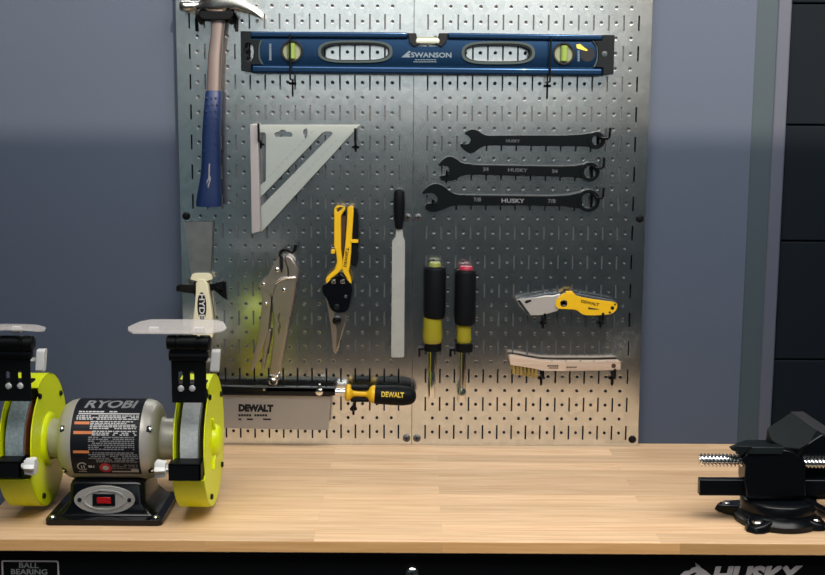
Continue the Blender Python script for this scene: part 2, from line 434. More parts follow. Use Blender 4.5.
# ------------------------------------------------------------------ pegboard panels
SL0, PW, PH = 0.93, 15.82, 32.0
def pegboard(sgn, label):
    r = thing('pegboard', (sgn * PW / 2, .4, 0), label, 'pegboard', 'metal pegboard panels')
    mb = MB(); seen = {}
    def V(x, y, z):
        k = (round(x, 4), round(y, 4), round(z, 4))
        if k not in seen:
            seen[k] = len(mb.v); mb.v.append((sgn * x, y, z))
        return seen[k]
    def quad(a, b, c, d): mb.face((V(*a), V(*b), V(*c), V(*d)))
    T = .06
    sw, sl = .044, .485                              # half width and half length of a slot
    NR = 16                                         # two-inch periods
    z0 = .46
    def slot(xc, zc, x0, x1, za, zb):
        o = [(x0, za), (x1, za), (x1, zb), (x0, zb)]
        c = .012
        i1 = [(xc - sw - c, zc - sl - c), (xc + sw + c, zc - sl - c), (xc + sw + c, zc + sl + c), (xc - sw - c, zc + sl + c)]
        i2 = [(xc - sw, zc - sl), (xc + sw, zc - sl), (xc + sw, zc + sl), (xc - sw, zc + sl)]
        for k in range(4):
            j = (k + 1) % 4
            quad((o[k][0], 0, o[k][1]), (o[j][0], 0, o[j][1]), (i1[j][0], 0, i1[j][1]), (i1[k][0], 0, i1[k][1]))
            quad((i1[k][0], 0, i1[k][1]), (i1[j][0], 0, i1[j][1]), (i2[j][0], .03, i2[j][1]), (i2[k][0], .03, i2[k][1]))
            quad((i2[k][0], .03, i2[k][1]), (i2[j][0], .03, i2[j][1]), (i2[j][0], T, i2[j][1]), (i2[k][0], T, i2[k][1]))
    def hole(xc, zc, x0, x1, za, zb):
        n = 12
        r1, r2 = .128, .100
        ring1 = [(xc + r1 * math.cos(2 * PI * k / n), zc + r1 * math.sin(2 * PI * k / n)) for k in range(n)]
        ring2 = [(xc + r2 * math.cos(2 * PI * k / n), zc + r2 * math.sin(2 * PI * k / n)) for k in range(n)]
        outer = []
        for k in range(n):
            a = 2 * PI * k / n; dx, dz_ = math.cos(a), math.sin(a)
            t = min(((x1 - xc) / dx if dx > 1e-6 else 9), ((x0 - xc) / dx if dx < -1e-6 else 9), ((zb - zc) / dz_ if dz_ > 1e-6 else 9), ((za - zc) / dz_ if dz_ < -1e-6 else 9))
            outer.append((xc + dx * t, zc + dz_ * t))
        for k in range(n):
            j = (k + 1) % n
            p, q = outer[k], outer[j]
            same = abs(p[0] - q[0]) < 1e-6 or abs(p[1] - q[1]) < 1e-6
            if same:
                quad((p[0], 0, p[1]), (q[0], 0, q[1]), (ring1[j][0], 0, ring1[j][1]), (ring1[k][0], 0, ring1[k][1]))
            else:                                   # the tile corner lies between
                cx_ = x1 if max(p[0], q[0]) > xc else x0
                cz_ = zb if max(p[1], q[1]) > zc else za
                mb.face((V(p[0], 0, p[1]), V(cx_, 0, cz_), V(q[0], 0, q[1]), V(ring1[j][0], 0, ring1[j][1]), V(ring1[k][0], 0, ring1[k][1])))
            quad((ring1[k][0], 0, ring1[k][1]), (ring1[j][0], 0, ring1[j][1]), (ring2[j][0], .004, ring2[j][1]), (ring2[k][0], .004, ring2[k][1]))
            quad((ring2[k][0], .004, ring2[k][1]), (ring2[j][0], .004, ring2[j][1]), (ring2[j][0], T, ring2[j][1]), (ring2[k][0], T, ring2[k][1]))
    hw = .2
    for i in range(15):
        xs = SL0 + i
        for k in range(NR):
            za = z0 - .0 + 2 * k
            slot(xs, .96 + 2 * k, xs - hw, xs + hw, .46 - .04 + 2 * k, .46 + 1.04 + 2 * k)
            quad((xs - hw, 0, 1.5 + 2 * k), (xs + hw, 0, 1.5 + 2 * k), (xs + hw, 0, 2.42 + 2 * k), (xs - hw, 0, 2.42 + 2 * k))
        quad((xs - hw, 0, .02), (xs + hw, 0, .02), (xs + hw, 0, .42), (xs - hw, 0, .42))
        if i < 14:
            xh = xs + .5
            for k in range(2 * NR):
                hole(xh, .96 + k, xs + hw, xs + 1 - hw, .46 + k, 1.46 + k)
            quad((xs + hw, 0, .02), (xs + 1 - hw, 0, .02), (xs + 1 - hw, 0, .46), (xs + hw, 0, .46))
    TOP = .46 + 2 * NR
    for i in range(15):                             # close the strip tops
        xs = SL0 + i
        quad((xs - hw, 0, 2.42 + 2 * (NR - 1)), (xs + hw, 0, 2.42 + 2 * (NR - 1)), (xs + hw, 0, TOP), (xs - hw, 0, TOP))
    quad((.04, 0, .02), (SL0 - hw, 0, .02), (SL0 - hw, 0, TOP), (.04, 0, TOP))
    quad((SL0 + 14 + hw, 0, .02), (PW - .03, 0, .02), (PW - .03, 0, TOP), (SL0 + 14 + hw, 0, TOP))
    # rolled edges and returns to the wall
    for xe, d in ((.04, -1), (PW - .03, 1)):
        quad((xe, 0, .02), (xe, 0, TOP), (xe + d * .03, .03, TOP), (xe + d * .03, .03, .02))
        quad((xe + d * .03, .03, .02), (xe + d * .03, .03, TOP), (xe + d * .03, WY - .01, TOP), (xe + d * .03, WY - .01, .02))
    quad((.01, .03, TOP + .02), (PW, .03, TOP + .02), (PW, WY - .01, TOP + .02), (.01, WY - .01, TOP + .02))
    quad((.04, 0, TOP), (PW - .03, 0, TOP), (PW, .03, TOP + .02), (.01, .03, TOP + .02))
    quad((.04, 0, .02), (PW - .03, 0, .02), (PW, .03, .01), (.01, .03, .01))
    quad((.01, .03, .01), (PW, .03, .01), (PW, WY - .01, .01), (.01, WY - .01, .01))
    mb.build('sheet', M['galv'], r, smooth=False)
    for xs_, zs_, mm in ((.36, .50, 'screwgrey'), (PW - .42, .50, 'hook'), (.36, 15.96, 'screwgrey'), (PW - .42, 15.96, 'hook'), (.36, 31.4, 'screwgrey'), (PW - .42, 31.4, 'hook')):
        m2 = MB(); m2.lathe((sgn * xs_, .0, zs_), (0, -1, 0), [(-.02, .27), (.03, .27), (.09, .22), (.12, .12), (.125, .02)], 20)
        sc = m2.build('screw', M[mm], r)
        m3 = MB(); m3.box(sgn * xs_ - .14, sgn * xs_ + .14, -.135, -.11, zs_ - .03, zs_ + .03).box(sgn * xs_ - .03, sgn * xs_ + .03, -.135, -.11, zs_ - .14, zs_ + .14)
        m3.build('screw_slot', M['blackprint'], sc, smooth=False)
    return r
pegboard(-1, 'left sheet of perforated galvanised steel pegboard behind the hammer and square')
pegboard(1, 'right sheet of perforated galvanised steel pegboard behind the three wrenches')

# ------------------------------------------------------------------ hooks
HG = 'black steel pegboard hooks'
def jhook(px, py, reach, tip, label, r=.075, drop=.55, kink=0.0):
    """A J hook: stem flat on the panel, an arm out at the pixel's height, an upturned tip."""
    x, zz = at(px, py, -.1)
    mb = MB()
    mb.tube([(x, .05, zz - drop + .1), (x, -.03, zz - drop + .02), (x, -.08, zz - drop + .06), (x, -.09, zz - .12), (x, -.14, zz - .02), (x, -.22, zz),
             (x + kink * .5, -reach + .1, zz), (x + kink, -reach, zz + .06), (x + kink, -reach, zz + tip)], r, 10)
    mb.box(x - .24, x + .24, -.13, .0, zz - .34, zz - .18)
    o = mb.build('pegboard_hook', M['hook'], origin=(x, 0, zz))
    return tag(o, label, 'hook', HG)

# ------------------------------------------------------------------ spirit level
yf, yb = -1.45, -.55
lv = thing('spirit_level', (0, -1, 28), 'long blue aluminium spirit level lying across the top of the pegboard', 'spirit level')
yw = -1.22                                          # face of the web between the flanges
web = [(250, 64.8), (253.8, 61), (254.2, 52), (253.8, 44), (250, 39.5), (250, 31.6), (408.5, 32.6), (409.5, 41), (414, 46.3), (441.5, 46.3), (446.5, 41), (447.5, 32.8), (603, 35), (603, 76), (251, 72.5)]
def stadium(x0, x1, y0, y1, n=8):                   # px, rounded ends (super-ellipse)
    cx, cy, a, b = (x0 + x1) / 2, (y0 + y1) / 2, (x1 - x0) / 2, (y1 - y0) / 2
    o = []
    for i in range(36):
        t = 2 * PI * i / 36; c_, s_ = math.cos(t), math.sin(t)
        o.append((cx + a * math.copysign(abs(c_) ** .55, c_), cy + b * math.copysign(abs(s_) ** .75, s_)))
    return o
h1, h2 = stadium(321, 389.5, 42.5, 60.6), stadium(464.5, 532, 43.5, 62)
v1, v2 = circ((291.8, 51.2), 10.8, 24), circ((564, 53.6), 10.8, 24)
eh = circ((247, 52), 0.1, 6)
MB().prism(pl(web, yw), yw, yb - .1, [pl(h1, yw), pl(h2, yw), pl(v1, yw), pl(v2, yw)]).build('web', M['levelblue'], lv)
wo = [o for o in lv.children if o.name.startswith('web')][0]     # the web is slightly convex
bm = bmesh.new(); bm.from_mesh(wo.data)
zs = [v.co.z for v in bm.verts]; zl_, zh_ = min(zs), max(zs)
for t in range(1, 12):
    bmesh.ops.bisect_plane(bm, geom=bm.verts[:] + bm.edges[:] + bm.faces[:], plane_co=(0, 0, zl_ + (zh_ - zl_) * t / 12), plane_no=(0, 0, 1))
yfr = min(v.co.y for v in bm.verts); zc_, hz_ = (zl_ + zh_) / 2, (zh_ - zl_) / 2
for v in bm.verts:
    if abs(v.co.y - yfr) < 1e-6: v.co.y += .11 * S * ((v.co.z - zc_) / hz_) ** 2
bm.to_mesh(wo.data); bm.free(); wo.data.shade_smooth(); wo.data.set_sharp_from_angle(angle=math.radians(30))
def flange(pts, y0, y1, name, bev): return MB().prism(pl(pts, y0), y0, y1).build(name, M['levelblue'], lv, bevel=bev, seg=3)
flange([(250, 31.2), (408, 32.2), (408, 38.0), (250, 37.2)], yf, yb, 'top_flange', .1)
flange([(447.8, 32.5), (603, 34.6), (603, 40.4), (447.8, 38.4)], yf, yb, 'top_flange', .1)
flange([(251, 64.8), (603, 68.0), (603, 76.2), (251, 73.2)], yf, yb, 'bottom_flange', .16)
for hpx, cen in ((h1, (355, 51.4)), (h2, (498, 52.6))):
    outp = [(cen[0] + (p[0] - cen[0]) * 1.09, cen[1] + (p[1] - cen[1]) * 1.25) for p in hpx]
    MB().prism(pl(outp, yw - .1), yw - .1, yb - .15, [pl(hpx, yw - .1)]).build('handle_rim', M['levelrim'], lv, bevel=.03)
    inp = [(cen[0] + (p[0] - cen[0]) * .955, cen[1] + .6 + (p[1] - cen[1]) * .86) for p in hpx]
    MB().prism(pl(hpx, yw - .06), yw - .06, yb - .15, [pl(inp, yw - .06)]).build('handle_grip', M['levelcap'], lv)
for c_, r_ in (((291.8, 51.2), 11.3), ((564, 53.6), 11.3)):
    ring = MB().prism(pl(circ(c_, r_, 28), yw - .1), yw - .1, yb - .1, [pl(circ(c_, 9.2, 28), yw - .1)]).build('vial_ring', M['plastic'], lv, bevel=.03)
    blk = MB().prism(pl(circ(c_, 9.3, 28), yw + .1), yw + .1, yb - .1).build('vial_block', M['vialclear'], lv)
    x_, z0_ = at(c_[0], c_[1] + 8, yw); _, z1_ = at(c_[0], c_[1] - 8, yw)
    MB().lathe((x_, yw + .02, z0_), (0, 0, 1), [(0, .18), (.05, .24), ((z1_ - z0_) - .05, .24), (z1_ - z0_, .18)], 18).build('vial', M['vial'], blk)
# top reading vial in its notch
for pts in ([(407.8, 33), (416.2, 33), (417.8, 40.6), (421, 44), (414, 46.6), (409.5, 42.5)], [(439, 33), (447.8, 33), (446.6, 41.5), (442, 46.8), (435, 44), (437.8, 40.5)]):
    MB().prism(pl(pts, yf + .04), yf + .04, yb).build('notch_frame', M['plastic'], lv, bevel=.04)
xa, za_ = at(416, 41, yw); xb, _ = at(439.5, 41, yw)
MB().prism(pl([(415.5, 36.6), (440.5, 36.8), (439, 44.4), (418, 44.2)], yw), yw, yb - .05).build('notch_vial_block', M['vialclear'], lv, bevel=.04)
MB().lathe((xa, yw - .05, za_), (1, 0, 0), [(0, .15), (.05, .2), (xb - xa - .05, .2), (xb - xa, .15)], 18).build('vial', M['vialtop'], lv)
# end caps
capl = [(240.5, 31), (250.6, 31.2), (250.6, 39.4), (260.5, 39.8), (258.6, 45), (258, 51.5), (258.6, 58.5), (261.5, 64.4), (251, 64.6), (251, 71.6), (241, 71)]
MB().prism(pl(capl, yf + .02), yf + .02, yb, [pl([(244.6, 47), (245, 44), (248, 42.5), (251, 43.5), (253, 47), (253.6, 52), (253, 57), (251, 61), (248, 62), (246, 60), (247.2, 56.5), (245, 53), (246.8, 49.5)], yf)]).build('end_cap', M['levelcap'], lv, bevel=.04)
capr = [(602.4, 34.8), (614.8, 35), (613.6, 74.4), (603, 74.8), (603, 67.8), (595, 67), (598, 60.5), (598.6, 53), (597.6, 46), (594, 41), (602.4, 40.8)]
cp = MB().prism(pl(capr, yf + .02), yf + .02, yb).build('end_cap', M['levelcap'], lv, bevel=.04)
x_, z_ = at(604.6, 54, yf)
MB().lathe((x_, yf + .03, z_), (0, -1, 0), [(0, .19), (.04, .19), (.06, .12)], 16).build('rivet', M['levelrim'], cp)
for arc in ([(260.8, 39.8), (262.4, 39.8), (259.9, 46), (259.6, 51.6), (260.2, 58), (263, 64.2), (261.4, 64.4), (258.6, 58.4), (258, 51.6), (258.6, 45)],
            [(594, 41), (592.6, 41), (596.2, 46.2), (597.2, 53), (596.5, 60.2), (593.4, 67), (595, 67), (598, 60.5), (598.6, 53), (597.6, 46)]):
    MB().prism(pl(arc, yw - .12), yw - .12, yw + .1).build('end_trim', M['levelrim'], lv)
fy = yw - .012
MB().sheet(pl([(576.2, 44.6), (580, 44), (588, 50.2), (586.4, 51), (577, 48.2)], fy), fy).build('yellow_mark', M['goldprint'], lv, smooth=False, recalc=False)
MB().sheet(pl(circ((587.5, 54.5), 7.2, 20), fy + .006), fy + .006).build('dark_mark', M['blackprint'], lv, smooth=False, recalc=False)
mb = MB()
for k in range(7): mb.sheet(pl([(577.6, 50.5 + k * 1.6), (579.6, 50.5 + k * 1.6), (579.6, 51.6 + k * 1.6), (577.6, 51.6 + k * 1.6)], fy), fy)
mb.build('small_print', M['silverprint'], lv, smooth=False, recalc=False); mb = MB()
for k in range(9): mb.sheet(pl([(269.2, 43.8 + k * 1.9), (271.4, 43.8 + k * 1.9), (271.4, 45.1 + k * 1.9), (269.2, 45.1 + k * 1.9)], fy), fy)
mb.build('small_print', M['silverprint'], lv, smooth=False, recalc=False); mb = MB()
for k in range(8): mb.sheet(pl([(415 + k * 2.7, 59.3), (417 + k * 2.7, 59.3), (417 + k * 2.7, 60.2), (415 + k * 2.7, 60.2)], fy), fy)
mb.build('small_print', M['silverprint'], lv, smooth=False, recalc=False); mb = MB()
for k in range(9): mb.sheet(pl([(413.5 + k * 2.6, 61.4), (415.6 + k * 2.6, 61.4), (415.6 + k * 2.6, 62.2), (413.5 + k * 2.6, 62.2)], fy), fy)
mb.build('small_print', M['silverprint'], lv, smooth=False, recalc=False)
print_('SWANSON', (411, 57.4), (451.5, 57.8), (411, 52.2), fy, M['silverprint'], lv, bold=.03)
MB().sheet(pl([(401.4, 57.4), (409, 50.6), (411.2, 52), (407.8, 53.6), (410.8, 54.2), (409, 55.6), (411, 57.4)], fy), fy).build('emblem', M['silverprint'], lv, smooth=False, recalc=False)
# the two hooks that carry the level
jhook(292.5, 79.5, 1.62, 2.9, 'black hook carrying the left end of the blue level', drop=1.1, r=.06)
jhook(547.5, 82, 1.62, 2.9, 'black hook carrying the right end of the blue level', drop=1.1, r=.06)

# ------------------------------------------------------------------ hammer and its holder
hd = thing('hammer_holder', at(217, 18, 0)[:1] + (0, at(217, 18, 0)[1]), 'black two pronged bracket holding up the hammer head', 'tool holder')
mb = MB(); mb.prism(pl([(199, 9), (234, 9.5), (234, 19), (226, 22), (205, 21), (199, 18)], -.1), -.1, 0)
mb.build('back_plate', M['hook'], hd, bevel=.03)
for px in (201.5, 231.5):
    x_, z_ = at(px, 16, -.1); q = -1 if px < 217 else 1
    MB().prism([(-.1, z_ + .25), (-1.75, z_ + .25), (-1.85, z_ + .05), (-1.8, z_ - .15), (-1.1, z_ - .35), (-.1, z_ - .55)], x_ - .12, x_ + .12,
               m=lambda u, v, w: (w, u, v)).build('prong', M['hook'], hd, bevel=.03)
    MB().tube([(x_ + q * .2, -.05, z_ + .2), (x_ + q * .35, -.14, z_ - .2), (x_ + q * .32, -.16, z_ - 1.0)], .1, 8).build('tab', M['hook'], hd)

MB().prism(pl([(199, 11), (232.6, 11), (233, 16), (229, 19.5), (203, 19.5), (199, 16.5)], -1.95), -1.95, -1.75).build('front_bar', M['hook'], hd, bevel=.05)
hm = thing('hammer', at(210, 206, -1)[:1] + (-1.1, at(210, 206, -1)[1]), 'straight claw hammer with polished steel shank and blue ribbed grip', 'hammer')
yc = -1.15
def hpt(px, py): return at(px, py, yc - .45)
# head: cross sections along the length, half depth varies
secs = [  # px x, top y, bottom y, half depth
    (179.0, 1.2, 10.4, .42), (180.0, .4, 11.2, .48), (188.5, .2, 11.4, .48), (190, 1.0, 10.6, .42), (193.5, 1.6, 9.4, .34), (199, .2, 9.0, .33), (204, -4, 9.6, .42),
    (208, -9, 10.6, .52), (216, -12.5, 11.0, .56), (224, -11, 10.4, .55), (229, -7.5, 9.2, .52), (236, -3.5, 9.6, .48), (245, 1.6, 12.0, .44), (254, 8.0, 15.4, .40), (259.5, 13.6, 17.8, .36), (261.5, 16.8, 18.8, .34)]
rings = []
for (sx, t, b, hdp) in secs:
    x0, zt = hpt(sx, t); x1, zb_ = hpt(sx, b)
    zc, hz = (zt + zb_) / 2, (zt - zb_) / 2
    e = .45 if sx > 200 else .8
    ring = []
    for i in range(20):
        a = 2 * PI * i / 20; c_, s_ = math.cos(a), math.sin(a)
        ring.append((x0, yc + hdp * math.copysign(abs(c_) ** e, c_), zc + hz * math.copysign(abs(s_) ** e, s_)))
    rings.append(ring)
MB().loft(rings).build('head', M['steel'], hm, angle=50)
def stick(cl, hw, hd_, n=16, e=.7):                 # centre line px, half width px, half depth in
    rg = []
    for (px, py), w_, d_ in zip(cl, hw, hd_):
        xl, zl = at(px - w_, py, yc - .4); xr, _ = at(px + w_, py, yc - .4)
        xm, hwid = (xl + xr) / 2, (xr - xl) / 2
        rg.append([(xm + hwid * math.copysign(abs(math.cos(2 * PI * i / n)) ** e, math.cos(2 * PI * i / n)),
                    yc + d_ * math.copysign(abs(math.sin(2 * PI * i / n)) ** e, math.sin(2 * PI * i / n)), zl) for i in range(n)])
    return MB().loft(rg)
stick([(217.3, 6), (217, 22), (216.3, 34), (214, 55), (212.6, 93)], [7, 6.8, 6.2, 6.6, 6.8], [.42, .42, .38, .38, .38], e=.45).build('shank', M['shank'], hm, angle=50)
grip = stick([(213, 90.5), (213, 92), (211.6, 112), (210.6, 135), (210.2, 160), (209.8, 175), (208.6, 192), (208, 203), (208, 206.5)],
             [7.3, 8.2, 8.8, 9.2, 9.2, 9.8, 11.6, 12.8, 12.2], [.5, .56, .60, .64, .64, .64, .68, .72, .7], n=20).build('grip', M['gripblue'], hm, angle=50)
mb = MB()
for r_ in range(9):                                 # rows of dimples pressed in the grip
    for c_ in range(3):
        x_, z_ = at(206.6 + c_ * 4.6 - r_ * .28 + (1.6 if r_ % 2 else 0), 98 + r_ * 6.6, yc - .62)
        mb.lathe((x_, yc - .54, z_), (0, -1, 0), [(0, .07), (.085, .07), (.09, .05)], 8)
mb.build('grip_dimples', M['dimple'], grip)
mb = MB(); mb.sheet(pl([(208.8, 163.6), (210.2, 163.8), (209.6, 178), (208.2, 178.2)], yc - .69), yc - .69)
mb.sheet(pl([(206.6, 184.5), (206.8, 181), (208.8, 177), (210.2, 175.5), (211, 179), (209.6, 184), (208.2, 188.4), (207.6, 185.5), (209.2, 181), (208.6, 180)], yc - .70), yc - .70)
mb.build('emblem', M['greyprint'], grip, smooth=False, recalc=False)

# ------------------------------------------------------------------ speed square
yf, yb = -.42, -.2
sq = thing('speed_square', at(255, 234, -.4)[:1] + (-.4, at(255, 234, -.4)[1]), 'triangular cast aluminium speed square hanging point down left', 'square')
plate = [(252, 124.8), (359.8, 125), (261.8, 231.8), (252.5, 233)]
slotA = [(258.6, 132.5), (264.6, 132.5), (265.8, 134), (265.8, 180.8), (259.4, 185.8)]
slotB = [(259.4, 198.6), (322.4, 132.8), (326, 131.6), (331, 131.8), (332.6, 133.4), (330.6, 136), (260.4, 207.4)]
loz = [(274.2, 134), (276.6, 132.2), (279.2, 132), (281, 130), (285, 130), (286.6, 132), (290.6, 132.2), (292.6, 134.4), (291.4, 137.2), (275.6, 137.2)]
key = [(303.6, 130), (306.4, 128.4), (307.4, 132), (306.6, 138.6), (304.6, 138.6), (304.4, 135), (303, 134)]
MB().prism(pl(plate, yf), yf, yb, [pl(q, yf) for q in (slotA, slotB, loz, key)]).build('plate', M['alu'], sq, bevel=.025)
lip = [(249.8, 124.4), (257.6, 124.4), (260.6, 231.4), (251.4, 234)]
MB().prism(pl(lip, -.95), -.95, -.05).build('lip', M['alulip'], sq, bevel=.05)
mb = MB()
for t in range(11):                                 # scale ticks cast along the long slot
    a = (268 + t * 4.2, 177 - t * 4.4); mb.sheet(pl([(a[0], a[1]), (a[0] + .7, a[1] + .7), (a[0] + 3.4, a[1] - 2), (a[0] + 2.7, a[1] - 2.7)], yf - .006), yf - .006)
for t in range(15):
    a = (270 + t * 4.6, 208.5 - t * 4.75); mb.sheet(pl([(a[0], a[1]), (a[0] + .5, a[1] + .5), (a[0] + 3.2, a[1] - 2.2), (a[0] + 2.7, a[1] - 2.7)], yf - .006), yf - .006)
mb.build('scale_marks', M['alumark'], sq, smooth=False, recalc=False)
jhook(260.6, 140.5, 1.15, 1.15, 'black hook through the upright slot of the speed square', drop=.5)
jhook(355.6, 143, .8, 1.0, 'black hook at the right tip of the speed square', drop=.55)

# ------------------------------------------------------------------ combination wrenches
def wrench(outl, ring, rr, rh, label, texts, yf=-.46, yb=-.16):
    x_, z_ = at(ring[0], ring[1], yf)
    w = thing('combination_wrench', (x_, -.5, z_), label, 'wrench', 'black combination wrenches')
    jaw, shaft = outl
    MB().prism(smooth_poly(pl(jaw, yf), 1), yf, yb).build('open_end', M['wrench'], w, bevel=.05)
    MB().prism(pl(shaft, yf + .02), yf + .02, yb - .02).build('shaft', M['wrench'], w, bevel=.06, seg=3)
    k = 14.9
    MB().prism(circ((x_, z_), rr / k, 32), yf - .06, yb + .06, [circ((x_, z_), rh / k, 24)]).build('ring_end', M['wrench'], w, bevel=.04)
    for t in texts:
        print_(t[0], t[1], t[2], t[3], yf + .008, M[t[4]], w, bold=.02)
    return w
M['wrench'] = mat('black phosphate steel', (0.005, 0.0072, 0.009), 0.36, 0.35, spec=.3, noise=(40, .2))
wrench(([(463.9, 133), (470, 129.4), (477, 129.6), (481.5, 133.2), (487, 135.6), (497, 135.8), (497, 145.2), (486.5, 145.4), (479.6, 148), (472.3, 154), (465.7, 151.4), (460.2, 146), (461, 143.4), (465, 144.4), (468.6, 144), (471.4, 140), (469.2, 135.8)],
        [(484, 135.6), (530, 135.4), (566, 135.4), (582, 134.4), (592, 133), (592, 147), (582, 146.4), (530, 145.8), (484, 145.2)]),
       (596.6, 140.4), 8.6, 4.6, 'uppermost and smallest of the three black combination wrenches', [('HUSKY', (506, 142.3), (520, 142.5), (506, 139.3), 'dimprint')])
wrench(([(437.6, 166), (442, 160), (449, 156), (456, 158.4), (462, 163.4), (474, 164.4), (474, 174.4), (462, 175.4), (457, 178.5), (451.7, 181.2), (443.2, 181.2), (438.5, 176.6), (441.8, 175.4), (447.6, 175.6), (450, 172.5), (449.6, 167.2), (445.4, 165.4)],
        [(458, 164.2), (510, 165.2), (560, 166), (575, 165.4), (584, 164), (584, 178.6), (574, 177.2), (540, 176.2), (458, 174.4)]),
       (590, 172), 9.6, 6.2, 'middle wrench of the three black combination wrenches', [('HUSKY', (508, 171.6), (527.5, 172.2), (508, 168), 'dimprint'), ('3/4', (483, 171), (488.6, 171.2), (483, 167.2), 'dimprint'), ('3/4', (552, 173), (557.6, 173.2), (552, 169.2), 'dimprint')])
wrench(([(421.2, 194), (426.5, 187), (435, 183.3), (443, 185.5), (449.4, 191.2), (456, 194.8), (468, 195.2), (468, 205.2), (452, 205.4), (443, 209.8), (432.6, 212.4), (426.3, 210.4), (424.6, 205.2), (429, 203.2), (434, 204), (438, 201), (437.6, 196.6), (432.6, 192.6), (427, 193.4)],
        [(452, 194.8), (500, 195.2), (550, 195.8), (568, 195), (582, 192), (582, 209.4), (566, 206.6), (540, 206), (452, 205.4)]),
       (588.6, 200.8), 11.2, 7.8, 'lowest and largest of the three black combination wrenches', [('HUSKY', (501.5, 202.6), (524.5, 203), (501.5, 198.4), 'greyprint'), ('7/8', (473.5, 201.5), (481, 201.7), (473.5, 197.4), 'dimprint'), ('7/8', (548, 203), (555.6, 203.2), (548, 198.8), 'dimprint')])
def wrhook(px, py, pyt, label):
    x, zz = at(px, py, -.1); zt = at(px, pyt, -.5)[1] - .08
    mb = MB()
    mb.tube([(x, .05, zz - .55), (x, -.04, zz - .6), (x, -.1, zz - .5), (x, -.12, zz - .08), (x, -.2, zt - .02), (x, -.28, zt), (x, -.5, zt), (x + .08, -.66, zt - .04), (x + .25, -.95, zz + .02), (x + .55, -1.02, zz + .04), (x + .62, -1.05, zz + .14), (x + .66, -1.05, zz + .75)], .085, 10)
    tag(mb.build('pegboard_hook', M['hook'], origin=(x, 0, zz)), label, 'hook', HG)
wrhook(598, 138.5, 136, 'black hook through the ring of the uppermost wrench')
wrhook(592, 168, 166, 'black hook through the ring of the middle wrench')
wrhook(591.6, 197.6, 193.2, 'black hook through the ring of the lowest wrench')
jhook(446.6, 173.6, .9, .25, 'black hook in the open jaw of the middle wrench', drop=.6)
jhook(432.6, 202, .9, .25, 'black hook in the open jaw of the lowest wrench', drop=.55)

# ------------------------------------------------------------------ putty knife and its holder
hd = thing('putty_knife_holder', at(203, 285, 0)[:1] + (0, at(203, 285, 0)[1]), 'black winged bracket holding the putty knife by its handle', 'tool holder')
MB().prism(pl([(190, 284), (212, 284), (226, 281.5), (227, 300), (222, 297), (214, 290), (200, 296), (190, 288)], -.1), -.1, 0).build('back_plate', M['hook'], hd, bevel=.02)
xl, zl = at(192.8, 284, -.1); xr, zr = at(219, 283, -.1)
for x_, z_, q in ((xl, zl, -1), (xr, zr, 1)):
    MB().loft([[(x_ + (0 if q < 0 else -.1), -.06, z_ + .05), (x_ + .6 * (-q) + (0 if q < 0 else -.1), -.06, z_ - .1), (x_ + .5 * (-q), -.06, z_ - .75), (x_, -.06, z_ - .5)],
               [(x_ - .75, -2.2, z_ + .15), (x_ - .5, -2.2, z_ + .3), (x_ - .5, -2.2, z_ - .1), (x_ - .75, -2.2, z_ - .2)]] if q < 0 else
              [[(x_, -.06, z_ + .1), (x_ + .35, -.06, z_ + .15), (x_ + .35, -.06, z_ - .6), (x_, -.06, z_ - .5)],
               [(x_ - .05, -1.1, z_ + .2), (x_ + .1, -1.1, z_ + .2), (x_ + .1, -1.1, z_ - .1), (x_ - .05, -1.1, z_ - .1)]]).build('prong', M['hook'], hd, bevel=.03)
pk = thing('putty_knife', at(203, 330, -.7)[:1] + (-.7, at(203, 330, -.7)[1]), 'putty knife with wide steel blade and cream handle', 'putty knife')
MB().prism(pl([(184.4, 222.2), (212.6, 221.8), (211.6, 250), (210.4, 275), (191.2, 275), (188, 250)], -.5), -.5, -.44).build('blade', M['bladesteel'], pk)
MB().prism(smooth_poly(pl([(190.2, 281), (191.5, 274.6), (195, 273.4), (207, 273.4), (210.6, 274.6), (212.4, 281)], -.75), 1), -.75, -.2).build('ferrule', M['cream'], pk, bevel=.1, seg=3)
hdl = MB().prism(smooth_poly(pl([(195.8, 279), (206.8, 279), (209.5, 297), (212.6, 318), (213.4, 335), (210, 342), (196, 342), (192, 335), (193.2, 318), (195.5, 297)], -.8), 1), -.8, -.12).build('handle', M['cream'], pk, bevel=.16, seg=3)
xo, zo = at(201.9, 306.5, -.81)
MB().sheet(circ((xo, zo), .31, 28, rz=.98), -.812).build('oval_badge', M['blackprint'], hdl, smooth=False, recalc=False)
a_ = at(199.4, 293.8, -1.02); 
print_('HYDE', (199.2, 294), (199.2, 319), (204.8, 294), -.82, M['white'], hdl, bold=.02)

# ------------------------------------------------------------------ locking pliers
lp = thing('locking_pliers', at(272, 380, -.6)[:1] + (-.6, at(272, 380, -.6)[1]), 'nickel plated locking pliers hanging by their jaws', 'pliers')
MB().prism(smooth_poly(pl([(289.6, 256), (295.4, 264), (297.6, 272), (296.4, 280), (293.8, 292), (287.4, 326), (281, 362), (279.4, 375), (269.2, 375), (271.6, 356), (274.4, 326), (272.8, 312), (272, 295), (276, 284), (283, 279.5), (288, 279), (288.5, 270), (285.5, 262), (284.4, 257)], -.85), 1), -.85, -.25).build('fixed_handle', M['satin'], lp, bevel=.2, seg=3)
MB().prism(smooth_poly(pl([(276.6, 258.4), (283.4, 255.6), (285.6, 262), (287.8, 270), (287.6, 279.6), (281, 280.6), (274.6, 288), (272, 299), (270, 292), (264.5, 289), (259.4, 288.4), (258.2, 284.4), (262, 281), (267.2, 276.4), (271.6, 268)], -.75), 1), -.75, -.32).build('jaw', M['satin'], lp, bevel=.1, seg=3)
